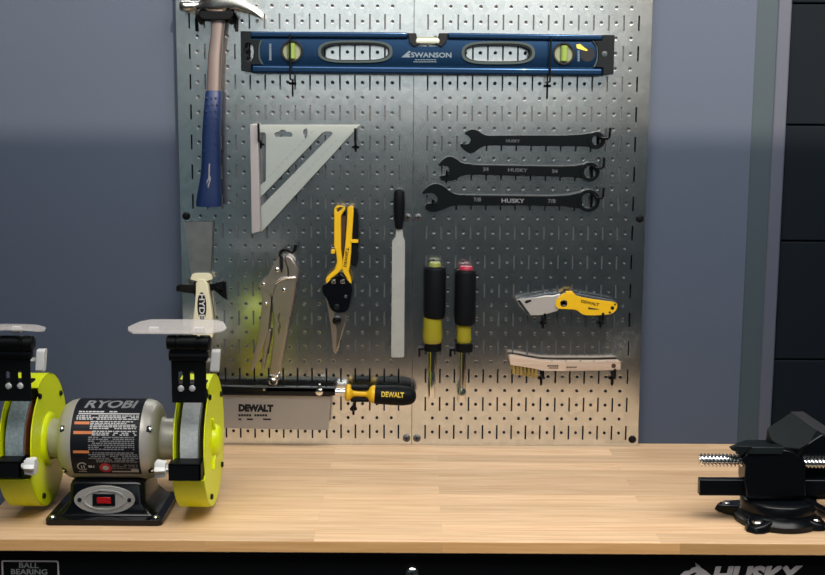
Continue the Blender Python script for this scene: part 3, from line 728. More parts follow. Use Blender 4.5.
MB().prism(smooth_poly(pl([(258.6, 284), (264.6, 286.4), (270, 291), (271.4, 300), (269.4, 318), (268, 332), (266, 338), (259.4, 354), (253.4, 370), (251, 372.4), (249.6, 369.6), (256.4, 346), (259.6, 328), (261.8, 306), (261.6, 295)], -.68), 1), -.68, -.34).build('lever_handle', M['satin'], lp, bevel=.1, seg=3)
MB().prism(smooth_poly(pl([(267.4, 332), (271, 328), (270, 341), (267.4, 350), (264.4, 366), (263, 372.6), (260.8, 369.6), (262.6, 356), (265, 342)], -.62), 1), -.62, -.4).build('release_lever', M['satin'], lp, bevel=.06)
x0, z0 = at(274.2, 374, -.6); x1, z1 = at(273, 384, -.6); h_ = z0 - z1
kn = MB().lathe((x0, -.55, z0 + .1), (x1 - x0, 0, z1 - z0), [(0, .2), (.12, .2), (.14, .3), (.2, .36), (.3, .36), (.34, .3), (.42, .36), (h_, .36), (h_ + .1, .3)], 14).build('adjusting_screw', M['chrome'], lp)
for px, py, r_ in ((283.6, 290, .13), (265.6, 304, .12), (277, 270, .15), (263, 284.5, .12)):
    x_, z_ = at(px, py, -.88); MB().lathe((x_, -.68, z_), (0, -1, 0), [(0, r_), (.2, r_), (.24, r_ * .6)], 14).build('rivet', M['chrome'], lp)
MB().tube([at(275.4, 283.4, -.9)[:1] + (-.88, at(275.4, 283.4, -.9)[1]), at(283, 278.6, -.9)[:1] + (-.9, at(283, 278.6, -.9)[1]), at(295.6, 277.4, -.9)[:1] + (-.88, at(295.6, 277.4, -.9)[1])], .07, 8).build('channel_rim', M['chrome'], lp)
MB().sheet(pl([(278.4, 313.5), (280.4, 312.6), (279.4, 320), (281, 326), (278.8, 336), (277.2, 330), (279, 324), (277.4, 318)], -.858), -.858).build('stamped_mark', M['chrome'], lp, smooth=False, recalc=False)
# the hook curling over the jaws
x_, z_ = at(281, 257, -.1)
mb = MB(); P_ = lambda px, py, y: (at(px, py, y)[0], y, at(px, py, y)[1])
mb.tube([P_(281, 270, -.05), P_(280, 262, -.12), P_(280, 256, -.25), P_(280.5, 252, -.9), P_(283, 250, -1.1), P_(288, 250.2, -1.15), P_(292, 252.6, -1.15), P_(294.6, 250.4, -1.15), P_(295.6, 244.5, -1.15)], .11, 10)
tag(mb.build('pegboard_hook', M['hook'], origin=(x_, 0, z_)), 'black curled hook over the jaws of the locking pliers', 'hook', HG)
mb = MB(); mb.prism(pl([(279.4, 256), (282.6, 256), (283, 267), (281.6, 273.5), (279.6, 268)], -.9), -.9, -.76)
mb.build('jaw_gap', M['blackprint'], lp)

# ------------------------------------------------------------------ aviation snips
sn = thing('aviation_snips', at(336, 352, -.6)[:1] + (-.6, at(336, 352, -.6)[1]), 'aviation snips with yellow and black handles pointing blades down', 'snips')
yf, yb = -.95, -.4
lh = [(334, 208.4), (335.8, 206.4), (339.5, 205.6), (344.4, 206.8), (345.4, 209.4), (342.4, 213.5), (341, 216), (341, 249), (342.6, 262), (342.4, 269), (337, 274.4), (330.6, 279), (330, 285), (326.2, 285.4), (325.6, 278.6), (328, 275.8), (334.8, 269.4), (337, 262), (336, 252), (333.8, 246)]
MB().prism(pl(lh, yf), yf, yb, [pl([(336.6, 209.8), (341, 207.6), (342, 209.2), (337.4, 212.6)], yf)]).build('left_handle', M['yellow'], sn, bevel=.07)
rh = [(347.4, 207.6), (349.5, 206), (353.4, 206.4), (353.8, 210), (351.4, 246), (351, 254), (349.8, 266), (348.4, 271.4), (350.4, 277), (351.8, 284), (348, 284.4), (346.6, 278.6), (342.6, 272), (341.6, 266), (344, 254), (345.4, 240), (346.6, 224)]
MB().prism(pl(rh, yf), yf, yb).build('right_handle', M['yellow'], sn, bevel=.07)
MB().prism(pl([(353.6, 206.6), (356.6, 209), (358, 215), (358.4, 240), (358.6, 246), (356.6, 252), (358.4, 257), (357, 266.5), (353, 266.5), (349.8, 262), (351, 250), (352.4, 230)], yf + .1), yf + .1, yb).build('grip_pad', M['rubber'], sn, bevel=.07)
MB().prism(pl([(341.2, 214), (346.4, 212), (345.2, 232), (343.6, 252), (341.4, 262), (340.6, 250)], yf + .28), yf + .28, yb + .1).build('inner_liner', M['brownprint'], sn)
MB().prism(pl([(350, 239.4), (358.2, 239.6), (358.2, 243), (350, 243)], yf - .03), yf - .03, yb).build('right_tab', M['yellow'], sn, bevel=.05)
MB().prism(pl([(330.8, 250), (335, 249.4), (335, 253.8), (330.8, 254)], yf - .03), yf - .03, yb).build('left_tab', M['yellow'], sn, bevel=.05)
MB().prism(smooth_poly(pl([(322.2, 285), (326, 284), (330.8, 279.6), (337, 275), (342.6, 275), (347.4, 280), (352, 285), (352.2, 293), (350, 303), (348.4, 310.4), (342.5, 313.4), (335, 312.6), (330.5, 309.6), (327, 299), (322.2, 293)], yf - .04), 1), yf - .04, yb).build('pivot_body', M['blackgloss'], sn, bevel=.1, seg=3)
MB().prism(pl([(325.6, 296), (329.6, 303), (332, 310), (343, 311), (339, 330), (338, 350), (335.4, 354.4), (333.2, 351.6), (331, 330), (328.4, 312)], -.74), -.74, -.55).build('left_blade', M['satin'], sn, bevel=.03)
MB().prism(pl([(334, 310), (346.6, 309), (344.4, 326), (339, 344), (336, 352), (336.6, 330)], -.85), -.85, -.66).build('right_blade', M['steel'], sn, bevel=.03)
for px, py, r_, mm in ((336.8, 320.6, .30, 'blackgloss'), (333.4, 281.5, .17, 'steel'), (342.6, 281.5, .17, 'steel'), (336.6, 307, .2, 'plastic'), (345.6, 296.5, .12, 'steel')):
    x_, z_ = at(px, py, yf - .05); MB().lathe((x_, -.8, z_), (0, -1, 0), [(0, r_), (.24, r_), (.29, r_ * .7), (.3, .02)], 18).build('bolt', M[mm], sn)
print_('DEWALT', (343.4, 266.6), (346, 247.4), (346.4, 267.2), yf - .01, M['blackprint'], sn, bold=.03)
jhook(345, 214.5, .7, .3, 'black hook between the yellow handles of the snips', drop=.4)

# ------------------------------------------------------------------ flat file
fl = thing('flat_file', at(398, 357, -.5)[:1] + (-.5, at(398, 357, -.5)[1]), 'long flat file with black handle hanging beside the panel joint', 'file')
yc = -.55
x0, zt = at(399.2, 189, yc); _, zb_ = at(399.2, 229, yc); L = zt - zb_
MB().lathe((x0, yc, zt), (0, 0, -1), [(0, .16), (.05, .27), (.2, .36), (L * .35, .39), (L * .7, .36), (L * .88, .28), (L * .97, .24), (L, .22)], 20).build('handle', M['rubber'], fl)
MB().prism(pl([(396.4, 227), (402, 227), (403, 236), (405, 241.5), (404.6, 300), (404.2, 356.6), (402.6, 357.6), (392.6, 357.6), (391, 356.6), (391.6, 300), (392, 241.5), (395.6, 236)], yc - .08), yc - .08, yc + .08).build('blade', M['filesteel'], fl, bevel=.02)

# ------------------------------------------------------------------ nut drivers in their shelf clips
def driver(cap, grip, clear, collar, shaft, tip, capmat, label, yc=-.88):
    o = thing('screwdriver', at((tip[0] + tip[1]) / 2, tip[3], yc)[:1] + (yc, at(tip[0], tip[3], yc)[1]), label, 'screwdriver', 'yellow handled drivers')
    def cyl(b, prof, name, m, n=20, lob=None):
        xl, zt = at(b[0], b[2], yc); xr, _ = at(b[1], b[2], yc); _, zb_ = at(b[0], b[3], yc)
        r = (xr - xl) / 2; h = zt - zb_
        mb = MB(); mb.lathe(((xl + xr) / 2, yc, zt), (0, 0, -1), [(p[0] * h, p[1] * r) for p in prof], n)
        return mb.build(name, m, o, angle=30 if n < 10 else 40)
    cyl(cap, [(0, .7), (.1, .86), (.3, .96), (1.1, 1)], 'end_cap', capmat)
    cyl(grip, [(0, .82), (.02, .93), (.06, 1), (.9, 1), (.97, .97), (1, .9)], 'grip', M['rubber'], 14)
    cyl(clear, [(0, .86), (.1, .9), (.45, .92), (.7, 1), (.9, .96), (1.02, .75)], 'clear_handle', M['acetate'], 12)
    cyl(shaft, [(0, 1), (1, 1)], 'shaft', M['drivershaft'])
    cyl(tip, [(0, .75), (.1, .8), (.3, 1), (.92, 1), (1, .92)], 'tip', M['chrome'], 16)
    x_, z_ = at((clear[0] + clear[1]) / 2, clear[3], yc)
    hx0, hz1 = at(collar[0], collar[2], yc); hx1, _ = at(collar[1], collar[2], yc); _, hz0 = at(collar[0], collar[3], yc)
    return (hx0, hx1, hz0, hz1, x_)
g1 = driver((428.6, 441.4, 261.5, 268), (423.6, 446, 266.4, 317.4), (422.4, 443.2, 317, 343.6), (424.6, 441, 343.4, 351.8), (427.8, 437.2, 343, 371), (428, 435.6, 370.4, 397.8), M['yellowcap'], 'left screwdriver with yellow end cap and long black grip')
g2 = driver((458.6, 473.4, 265.6, 272), (454.8, 476.4, 269.4, 324), (456.4, 472, 323.4, 343.6), (456, 472, 343.4, 352.4), (460, 466.6, 343, 388), (457.2, 466.2, 386.4, 400.6), M['redcap'], 'right screwdriver with red end cap and long black grip', yc=-.84)
for (a, b, c, d, xm), lab in ((g1, 'black shelf clip holding the yellow capped screwdriver'), (g2, 'black shelf clip holding the red capped screwdriver')):
    r = thing('screwdriver_clip', (xm, 0, c), lab, 'tool holder', 'screwdriver clips')
    MB().prism(circ((xm, -.88), .60, 24) , c + .1, d + .06, [circ((xm, -.88), .34, 20)], m=lambda u, v, w: (u, v, w)).build('ring', M['hook'], r, bevel=.02)
    MB().box(a - .42, b + .02, -.5, -.02, c + .02, c + .18).build('shelf', M['hook'], r, bevel=.02)
    MB().box(a - .42, a - .28, -.10, .05, c - .5, c + .18).build('peg', M['hook'], r, bevel=.02)

# ------------------------------------------------------------------ folding utility knife
uk = thing('utility_knife', at(587, 315, -.9)[:1] + (-.9, at(587, 315, -.9)[1]), 'yellow folding utility knife open on two black hooks', 'utility knife')
yf, yb = -1.0, -.5
MB().prism(smooth_poly(pl([(555.4, 303), (556.4, 299.6), (562.6, 294.2), (573.8, 292.6), (576.6, 296.4), (600, 300.4), (615, 302), (618, 305.4), (615.4, 312), (608, 315), (587, 315.6), (581.5, 314.2), (577, 309.8), (568, 309.4), (558.4, 309), (555.6, 306)], yf), 1), yf, yb).build('handle', M['yellow'], uk, bevel=.09, seg=3)
MB().prism(smooth_poly(pl([(575, 293.6), (581, 294.6), (608, 299.4), (615.4, 301.2), (618.4, 304.8), (614, 304), (600, 301.6), (577, 297)], yf + .12), 1), yf + .12, yb + .08).build('spine', M['knifedark'], uk, bevel=.05)
MB().prism(pl([(560, 293.6), (553, 295.6), (546, 295.4), (534, 297.6), (520.2, 298.8), (517.2, 301), (519, 304.6), (528.2, 315.2), (543, 315.2), (558, 310.8), (562, 303)], yf + .12), yf + .12, yb + .1).build('blade_holder', M['knifebody'], uk, bevel=.05)
MB().prism(pl([(518.4, 298.4), (530, 296.6), (545, 294.2), (553, 293.4), (561, 292.6), (560, 295.2), (546, 296.6), (534, 298.6), (521, 300)], yf + .2), yf + .2, yb + .05).build('top_rail', M['knifedark'], uk, bevel=.03)
MB().prism(pl([(517.2, 301), (528, 315.4), (531, 315.4), (521, 301.6), (520, 299.4)], yf + .06), yf + .06, yf + .2).build('blade', M['chrome'], uk, bevel=.01)
MB().prism(pl([(524.4, 302.4), (526, 300.6), (531.2, 299.6), (531, 301.4), (526.6, 303.6)], yf + .10), yf + .10, yf + .2).build('blade_slot', M['blackprint'], uk)
x_, z_ = at(563.8, 303.2, yf)
pv = MB().lathe((x_, yf + .1, z_), (0, -1, 0), [(0, .24), (.12, .24), (.15, .19), (.1, .12)], 18).build('pivot', M['blackgloss'], uk)
for px, py, r_ in ((612.4, 308, .13), (615, 304.6, .075), (609.8, 312.4, .08)):
    x_, z_ = at(px, py, yf); MB().lathe((x_, yf + .1, z_), (0, -1, 0), [(0, r_), (.115, r_), (.117, r_ * .5)], 14).build('handle_hole', M['blackprint'], uk)
MB().box(at(566, 294, yf)[0], at(573, 294, yf)[0], yf + .1, yb - .1, at(566, 294, yf)[1] - .1, at(566, 291.6, yf)[1]).build('thumb_lever', M['yellow'], uk, bevel=.05)
print_('DEWALT', (581, 302.6), (599, 306.4), (581.4, 299.6), yf - .012, M['blackprint'], uk, bold=.03)
MB().sheet(pl([(588, 307.2), (598.6, 309), (598.4, 309.8), (588.6, 309.4)], yf - .012), yf - .012).build('small_print', M['brownprint'], uk, smooth=False, recalc=False)
jhook(543.4, 319, 1.05, .55, 'black hook under the silver blade end of the utility knife', drop=.65, r=.085)
jhook(600.8, 319, 1.05, .6, 'black hook under the yellow handle of the utility knife', drop=.65, r=.085)

# ------------------------------------------------------------------ wire brush
wb = thing('wire_brush', at(565, 371, -.9)[:1] + (-.9, at(565, 371, -.9)[1]), 'small wooden wire brush with brass bristles on two black hooks', 'brush')
yf, yb = -1.1, -.35
MB().prism(pl([(509, 357.2), (510.4, 356), (517, 357), (530, 359.4), (541.5, 361.4), (560, 362), (600, 362), (619, 361.4), (620.8, 362.6), (620.4, 369.8), (600, 370.6), (560, 371), (543, 370.8), (530, 368), (518, 366), (510.6, 365.2)], yf), yf, yb).build('handle', M['brushwood'], wb, bevel=.09, seg=3)
for row in range(3):
    for k in range(7):
        px, py = 514 + k * 3.7, 366 + k * .65
        yy = yf + .16 + row * .22
        x_, z_ = at(px, py - 1.2, yy)
        mb = MB()
        for b_ in range(6):
            a = b_ * PI / 3; sx, sy = .035 * math.cos(a), .035 * math.sin(a)
            mb.tube([(x_ + sx, yy + sy, z_), (x_ + sx * 2.4 + random.uniform(-.04, .04), yy + sy * 2.4, z_ - .62 + random.uniform(-.05, .05))], [.026, .018], 5)
        mb.build('bristle_tuft', M['brass'], wb)
for px, py in ((552, 362.4), (566, 362.4), (580.5, 362.4), (594, 362.6), (608, 362.6)):
    x_, z_ = at(px, py, yf + .15); MB().lathe((x_, yf + .2, z_ - .03), (0, 0, 1), [(0, .055), (.14, .055)], 10).build('pin_hole', M['brownprint'], wb)
x_, z_ = at(613.6, 365.8, yf); MB().lathe((x_, yf + .05, z_), (0, -1, 0), [(0, .16), (.06, .16), (.065, .08)], 16).build('hang_hole', M['brownprint'], wb)
mb = MB()
for k in range(5):
    mb.sheet(pl([(547.4 + k * 2.3, 365.2), (549.3 + k * 2.3, 365), (549.3 + k * 2.3, 366.6), (547.4 + k * 2.3, 366.8)], yf - .01), yf - .01)
    mb.sheet(pl([(549 + k * 1.9, 367.4), (550.6 + k * 1.9, 367.4), (550.6 + k * 1.9, 368.6), (549 + k * 1.9, 368.6)], yf - .01), yf - .01)
mb.build('small_print', M['brownprint'], wb, smooth=False, recalc=False); mb = MB()
for k in range(5):
    mb.sheet(pl([(566.6 + k * 2.1, 366.8 + (k % 2) * .5), (568.6 + k * 2.1, 366.2), (568.4 + k * 2.1, 367.4), (566.4 + k * 2.1, 368.2)], yf - .01), yf - .01)
mb.build('small_print', M['brownprint'], wb, smooth=False, recalc=False)
jhook(541.4, 374.4, 1.18, .5, 'black hook under the bristle end of the wire brush', drop=.75, r=.085)
jhook(612.4, 374.4, 1.18, .62, 'black hook under the handle end of the wire brush', drop=.75, r=.085)

# ------------------------------------------------------------------ saw
sw = thing('back_saw', at(290, 430, -.9)[:1] + (-.9, at(290, 430, -.9)[1]), 'steel back saw with black spine and yellow and black handle', 'saw')
yc = -1.25
MB().prism(pl([(196, 387), (330, 388.6), (330.6, 400), (328.4, 430.2), (300, 429.6), (260, 428.8), (224, 428), (196, 427.4)], yc - .02), yc - .02, yc + .03).build('blade', M['sawsteel'], sw)
sp = MB().prism(pl([(194, 385.4), (328, 387.4), (336, 388.2), (336, 395.2), (328, 396.8), (194, 395)], yc - .22), yc - .22, yc + .22).build('spine', M['blackgloss'], sw, bevel=.08, seg=3)
x_, z_ = at(319.2, 392, yc - .25); mb = MB(); mb.lathe((x_, yc - .15, z_), (0, -1, 0), [(0, .27), (.1, .27), (.16, .2), (.17, .1)], 8); mb.build('wing_nut', M['chrome'], sp)
mb = MB(); x_, z_ = at(319.6, 389, yc - .3); mb.lathe((x_, yc - .2, z_), (0, 0, 1), [(0, .12), (.3, .1), (.34, .03)], 8); mb.build('screw', M['chrome'], sp)
x_, z_ = at(264, 389.6, yc - .22); MB().lathe((x_, yc - .2, z_), (0, -1, 0), [(0, .09), (.03, .09), (.04, .05)], 10).build('rivet', M['steel'], sp)
def xl_(px0, py0, px1, py1): 
    a, b = at(px0, py0, yc), at(px1, py1, yc); return Vector((a[0], yc, a[1])), Vector((b[0] - a[0], 0, b[1] - a[1]))
o_, d_ = xl_(335, 391.8, 346, 392.4); L = d_.length
MB().lathe(o_, d_, [(0, .24), (.04, .28), (L * .45, .28), (L * .5, .22), (L * .62, .22), (L * .68, .3), (L, .3)], 18).build('collar', M['chrome'], sw)
o_, d_ = xl_(344.6, 392.4, 375.4, 394.4); L = d_.length
MB().lathe(o_, d_, [(0, .3), (.05, .48), (.18, .60), (.36, .58), (.5, .42), (.62, .26), (L * .5, .235), (L - .62, .25), (L - .48, .36), (L - .36, .52), (L - .2, .62), (L - .05, .62), (L, .55)], 24).build('yellow_core', M['yellow'], sw)
ang = math.atan2(d_.z, d_.x)
for s_ in (1, -1):
    c0 = o_ + d_ * .5 + Vector((0, 0, s_ * .42))
    hl = L * .30
    MB().box(c0.x - hl, c0.x + hl, yc - .3, yc + .3, c0.z - .13, c0.z + .13).build('grip_inset', M['rubber'], sw, bevel=.08)
o_, d_ = xl_(373.6, 394.4, 416.4, 396.2); L = d_.length
gp = MB().lathe(o_, d_, [(0, .5), (.04, .60), (.2, .64), (L * .4, .68), (L * .7, .68), (L * .86, .60), (L * .95, .44), (L * .99, .22), (L, .05)], 24).build('rubber_grip', M['rubber'], sw)
def wrapx(c, ax_r, u0, u1, v0, v1):                 # text on the front of a lying cylinder
    def m(u, v):
        x = u0 + (u1 - u0) * u; zz = v0 + (v1 - v0) * v + (u - .5) * (-.06); h = zz - c.z
        return (x, c.y - math.sqrt(max(ax_r ** 2 - h * h, .01)) - .012, zz)
    return m
cmid = o_ + d_ * .46
u0, v0 = at(381.4, 397.2, yc - .68); u1, _ = at(404, 397.6, yc - .68); _, v1 = at(381.4, 392.2, yc - .68)
MB().text('DEWALT', wrapx(cmid, .685, u0, u1, v0, v1), .03).build('lettering', M['goldprint'], gp, smooth=False, recalc=False)
fy = yc - .035
print_('DEWALT', (238.4, 411.6), (273.2, 412.2), (238.6, 404), fy, M['blackprint'], sw, bold=.08)
mb = MB()
for k in range(11):
    if k == 5: continue
    mb.sheet(pl([(238.4 + k * 2.65, 414.2), (240.6 + k * 2.65, 414.3), (240.6 + k * 2.65, 416.4), (238.4 + k * 2.65, 416.3)], fy), fy)
mb.build('small_print', M['blackprint'], sw, smooth=False, recalc=False); mb = MB()
for a, b in ((238.4, 241.4), (246.8, 253), (263, 271)):
    mb.sheet(pl([(a, 418.4), (b, 418.6), (b, 420.2), (a, 420)], fy), fy)
mb.build('small_print', M['blackprint'], sw, smooth=False, recalc=False)
jhook(353.4, 405.5, 1.6, .35, 'black hook under the yellow part of the saw handle', drop=.65, r=.085)
jhook(203, 398.5, 1.6, .3, 'black hook under the spine of the saw', drop=.35, r=.07)

# ------------------------------------------------------------------ bench grinder
GX, GY, GZ = -17.05, -14.1, 4.25                     # axis centre
gr = thing('bench_grinder', (GX, GY, 0), 'silver and lime bench grinder with two wheels on the left of the worktop', 'bench grinder')
# base
bp = [on(44.6, 525.6), on(161.5, 526.4)]
fx0, fy0 = bp[0]; fx1, fy1 = bp[1]
bc = (fx0 + fx1) / 2
rx1, ry1 = on(180.5, 503.5)
foot = [(fx0, fy0), (fx1, fy1), (fx1 + .05, ry1 + 1.3), (fx0 - .05, ry1 + 1.3)]
MB().prism(rrect(fx0, fx1, fy0, ry1 + 1.2, .3), 0, .34, m=lambda u, v, w: (u, v, w)).build('base_plate', M['blackgloss'], gr, bevel=.1, seg=3)
tx0, tx1 = bc - 2.15, bc + 2.1
def ringr(x0, x1, y0, y1, z, r=.35): return [(p[0], p[1], z) for p in rrect(x0, x1, y0, y1, r)]
yb1 = fy0 + 5.2
MB().loft([ringr(tx0 - .85, tx1 + .85, fy0 + .75, yb1, .3), ringr(tx0 - .55, tx1 + .55, fy0 + .85, yb1, .45), ringr(tx0 - .05, tx1 + .05, fy0 + 1.0, yb1 - .2, 1.0),
           ringr(tx0, tx1, fy0 + 1.1, yb1 - .3, 2.0), ringr(tx0 + .1, tx1 - .1, fy0 + 1.2, yb1 - .4, 2.2), ringr(tx0 + .3, tx1 - .3, fy0 + 1.45, yb1 - .6, 2.32)]).build('pedestal', M['blackgloss'], gr, angle=45)
for px, py in ((52.4, 517.0), (156, 517.4)):
    x_, y_ = on(px, py, .36)
    MB().lathe((x_, y_, .3), (0, 0, 1), [(0, .2), (.1, .2), (.16, .15), (.18, .02)], 14).build('mounting_screw', M['chrome'], gr)
# switch plate on the front of the pedestal (slightly leaning back)
sx, sz = at(104.6, 499.6, fy0 + .95)
def fm(u, v, w): return (sx + u, fy0 + 1.02 + v * .10 + w, sz + v)
spl = MB().prism(circ((0, 0), 1.73, 40, rz=.80), -.12, .12, m=fm).build('switch_plate', M['plate'], gr, bevel=.05)
MB().prism(circ((0, 0), 1.25, 40, rz=.60), -.17, -.1, [circ((0, 0), 1.12, 40, rz=.50)], m=fm).build('raised_ring', M['plate'], spl, bevel=.02)
MB().prism(rrect(-.66, .62, -.33, .35, .05), -.2, -.1, m=fm).build('switch_frame', M['blackgloss'], spl, bevel=.03)
MB().prism([(-.2, -.40), (-.28, -.40), (-.24, 0), (-.3, .40), (-.2, .40)], -.17, .19, m=lambda u, v, w: fm(v, w, u)).build('rocker', M['red'], spl, bevel=.02)
for u_ in (-1.42, 1.42):
    MB().prism(circ((u_, 0), .12, 14), -.16, -.1, m=fm).build('plate_screw', M['blackprint'], spl)
# motor
MR = 2.32
AX = Vector((GX - .15, GY, GZ + .05))
prof = [(-4.05, 1.14), (-3.2, 1.16), (-3.02, 1.25), (-2.95, 1.7), (-2.8, 2.02), (-2.5, 2.22), (-2.2, MR - .02), (-2.15, MR), (1.98, MR), (2.03, MR - .02), (2.3, 2.22), (2.56, 2.02), (2.7, 1.7), (2.76, 1.3), (2.95, 1.2), (4.05, 1.18)]
mo = MB().lathe(AX, (1, 0, 0), prof, 64).build('motor_housing', M['motor'], gr, angle=50)
def cyl_pt(x, a, r): return (AX.x + x, AX.y - r * math.cos(a), AX.z + r * math.sin(a))   # a = 0 front, up positive
def patch(mb, x0, x1, a0, a1, r, nx=1, na=10):
    for i in range(na):
        b0, b1 = a0 + (a1 - a0) * i / na, a0 + (a1 - a0) * (i + 1) / na
        b = len(mb.v); mb.v += [cyl_pt(x0, b0, r), cyl_pt(x1, b0, r), cyl_pt(x1, b1, r), cyl_pt(x0, b1, r)]
        mb.face((b, b + 1, b + 2, b + 3))
LX0, LX1 = -2.02, 1.86
AT, AB = math.radians(103), math.radians(-43)
mb = MB(); patch(mb, LX0, LX1, AB, AT, MR + .006, na=24)
lab = mb.build('label', M['blackprint'], mo, recalc=False)
def am(x0, x1, a0, a1, r):
    return lambda u, v: cyl_pt(x0 + (x1 - x0) * u, a0 + (a1 - a0) * v, r)
D = math.radians
MB().text('RYOBI', am(-1.5, 1.5, D(63), D(84), MR + .02), .03, .18, 6).build('lettering', M['greyprint'], lab, smooth=False, recalc=False)
wht, gry, org = MB(), MB(), MB()
def dashes(mb, x0, x1, a, h, dens=.85, r=MR + .018):
    x = x0
    while x < x1 - .05:
        w_ = random.uniform(.08, .26)
        if random.random() < dens: patch(mb, x, min(x + w_, x1), a - h / 2, a + h / 2, r, na=1)
        x += w_ + random.uniform(.03, .06)
bar = MB(); patch(bar, -1.72, 1.74, D(51.2), D(53.4), MR + .018, na=1); bar.build('header_bar', M['white'], lab, smooth=False, recalc=False)
dashes(wht, -1.72, 1.2, D(56), D(2.4), .8)
for a in (48.6, 46, 43.4): dashes(wht, -1.78, 1.74, D(a), D(1.7), .95)
for a in (39.5, 37, 34.5, 32, 29.5): dashes(wht, -.95, 1.45 if a > 36 else 1.68, D(a), D(1.5), .92)
for a in (25.5, 23, 20.5): dashes(wht, -.8, 1.7, D(a), D(1.5), .92)
for a in (17.2, 14.5, 11.8, 9, 6.2, 3.4, .6): dashes(gry, -1.0, 1.6, D(a), D(1.6), .95)
for a in (-4.5, -7.3, -10, -12.8, -15.5, -18.3): dashes(gry, -1.0 if a > -14 else -.6, 1.8, D(a), D(1.5), .92)
for a in (-24, -27, -30): dashes(gry, .25, 1.7, D(a), D(1.3), .8)
bar = MB(); patch(bar, .2, 1.72, D(-38.5), D(-35.5), MR + .018, na=1)
patch(bar, 1.3, 1.72, D(-35.5), D(-31.5), MR + .018, na=1)
bar.build('code_bar', M['white'], lab, smooth=False, recalc=False)
for a0, a1, xe in ((39.6, 35.4, -1.0), (25.8, 21.6, -.75), (-1.2, -5.2, -.95)): patch(org, -1.85, xe, D(a1), D(a0), MR + .018, na=2)
wht.build('white_text', M['white'], lab, smooth=False, recalc=False)
gry.build('grey_print', M['greyprint'], lab, smooth=False, recalc=False)
org.build('warning_bars', M['orange'], lab, smooth=False, recalc=False)
def disc(mb, x, a, r0, r1=0, n=24, rr=MR + .022, st=0, en=2 * PI):
    for i in range(n):
        t0, t1 = st + (en - st) * i / n, st + (en - st) * (i + 1) / n
        q = [(r0, t0), (r0, t1), (r1, t1), (r1, t0)]
        b = len(mb.v); mb.v += [cyl_pt(x + r * math.cos(t), a + r * math.sin(t) / MR, rr) for r, t in q]
        mb.face((b, b + 1, b + 2, b + 3))
mb = MB(); disc(mb, -.12, D(-29.5), .36, .18); mb.build('red_seal', M['redprint'], lab, smooth=False, recalc=False)
mb = MB(); disc(mb, -.12, D(-29.5), .18, .0); disc(mb, -1.42, D(-27), .30, .24, st=.6, en=5.6); patch(mb, -1.5, -1.44, D(-31), D(-25), MR + .022, na=1); patch(mb, -1.36, -1.3, D(-31), D(-24), MR + .022, na=1)
dashes(mb, -1.7, -1.15, D(-37.5), D(1.6), 1.0); dashes(mb, -1.08, -.75, D(-27), D(4), 1.0)
mb.build('round_marks', M['white'], lab, smooth=False, recalc=False)
for x_, a_ in ((2.28, D(30)), (-2.46, D(30)), (2.28, D(-40)), (-2.46, D(-40))):
    c0 = Vector(cyl_pt(x_, a_, 2.18)); n_ = Vector((0, -math.cos(a_), math.sin(a_)))
    mm = MB(); q = .17
    mm.lathe(c0 - n_ * .1, n_, [(0, .26), (.13, .26), (.16, .2)], 4); mm.build('end_bell_socket', M['blackprint'], mo)
    MB().lathe(c0 + Vector((.12 if x_ > 0 else -.12, 0, 0)) - n_ * .06, n_, [(0, .13), (.1, .13), (.14, .05)], 12).build('end_bell_bolt', M['chrome'], mo)

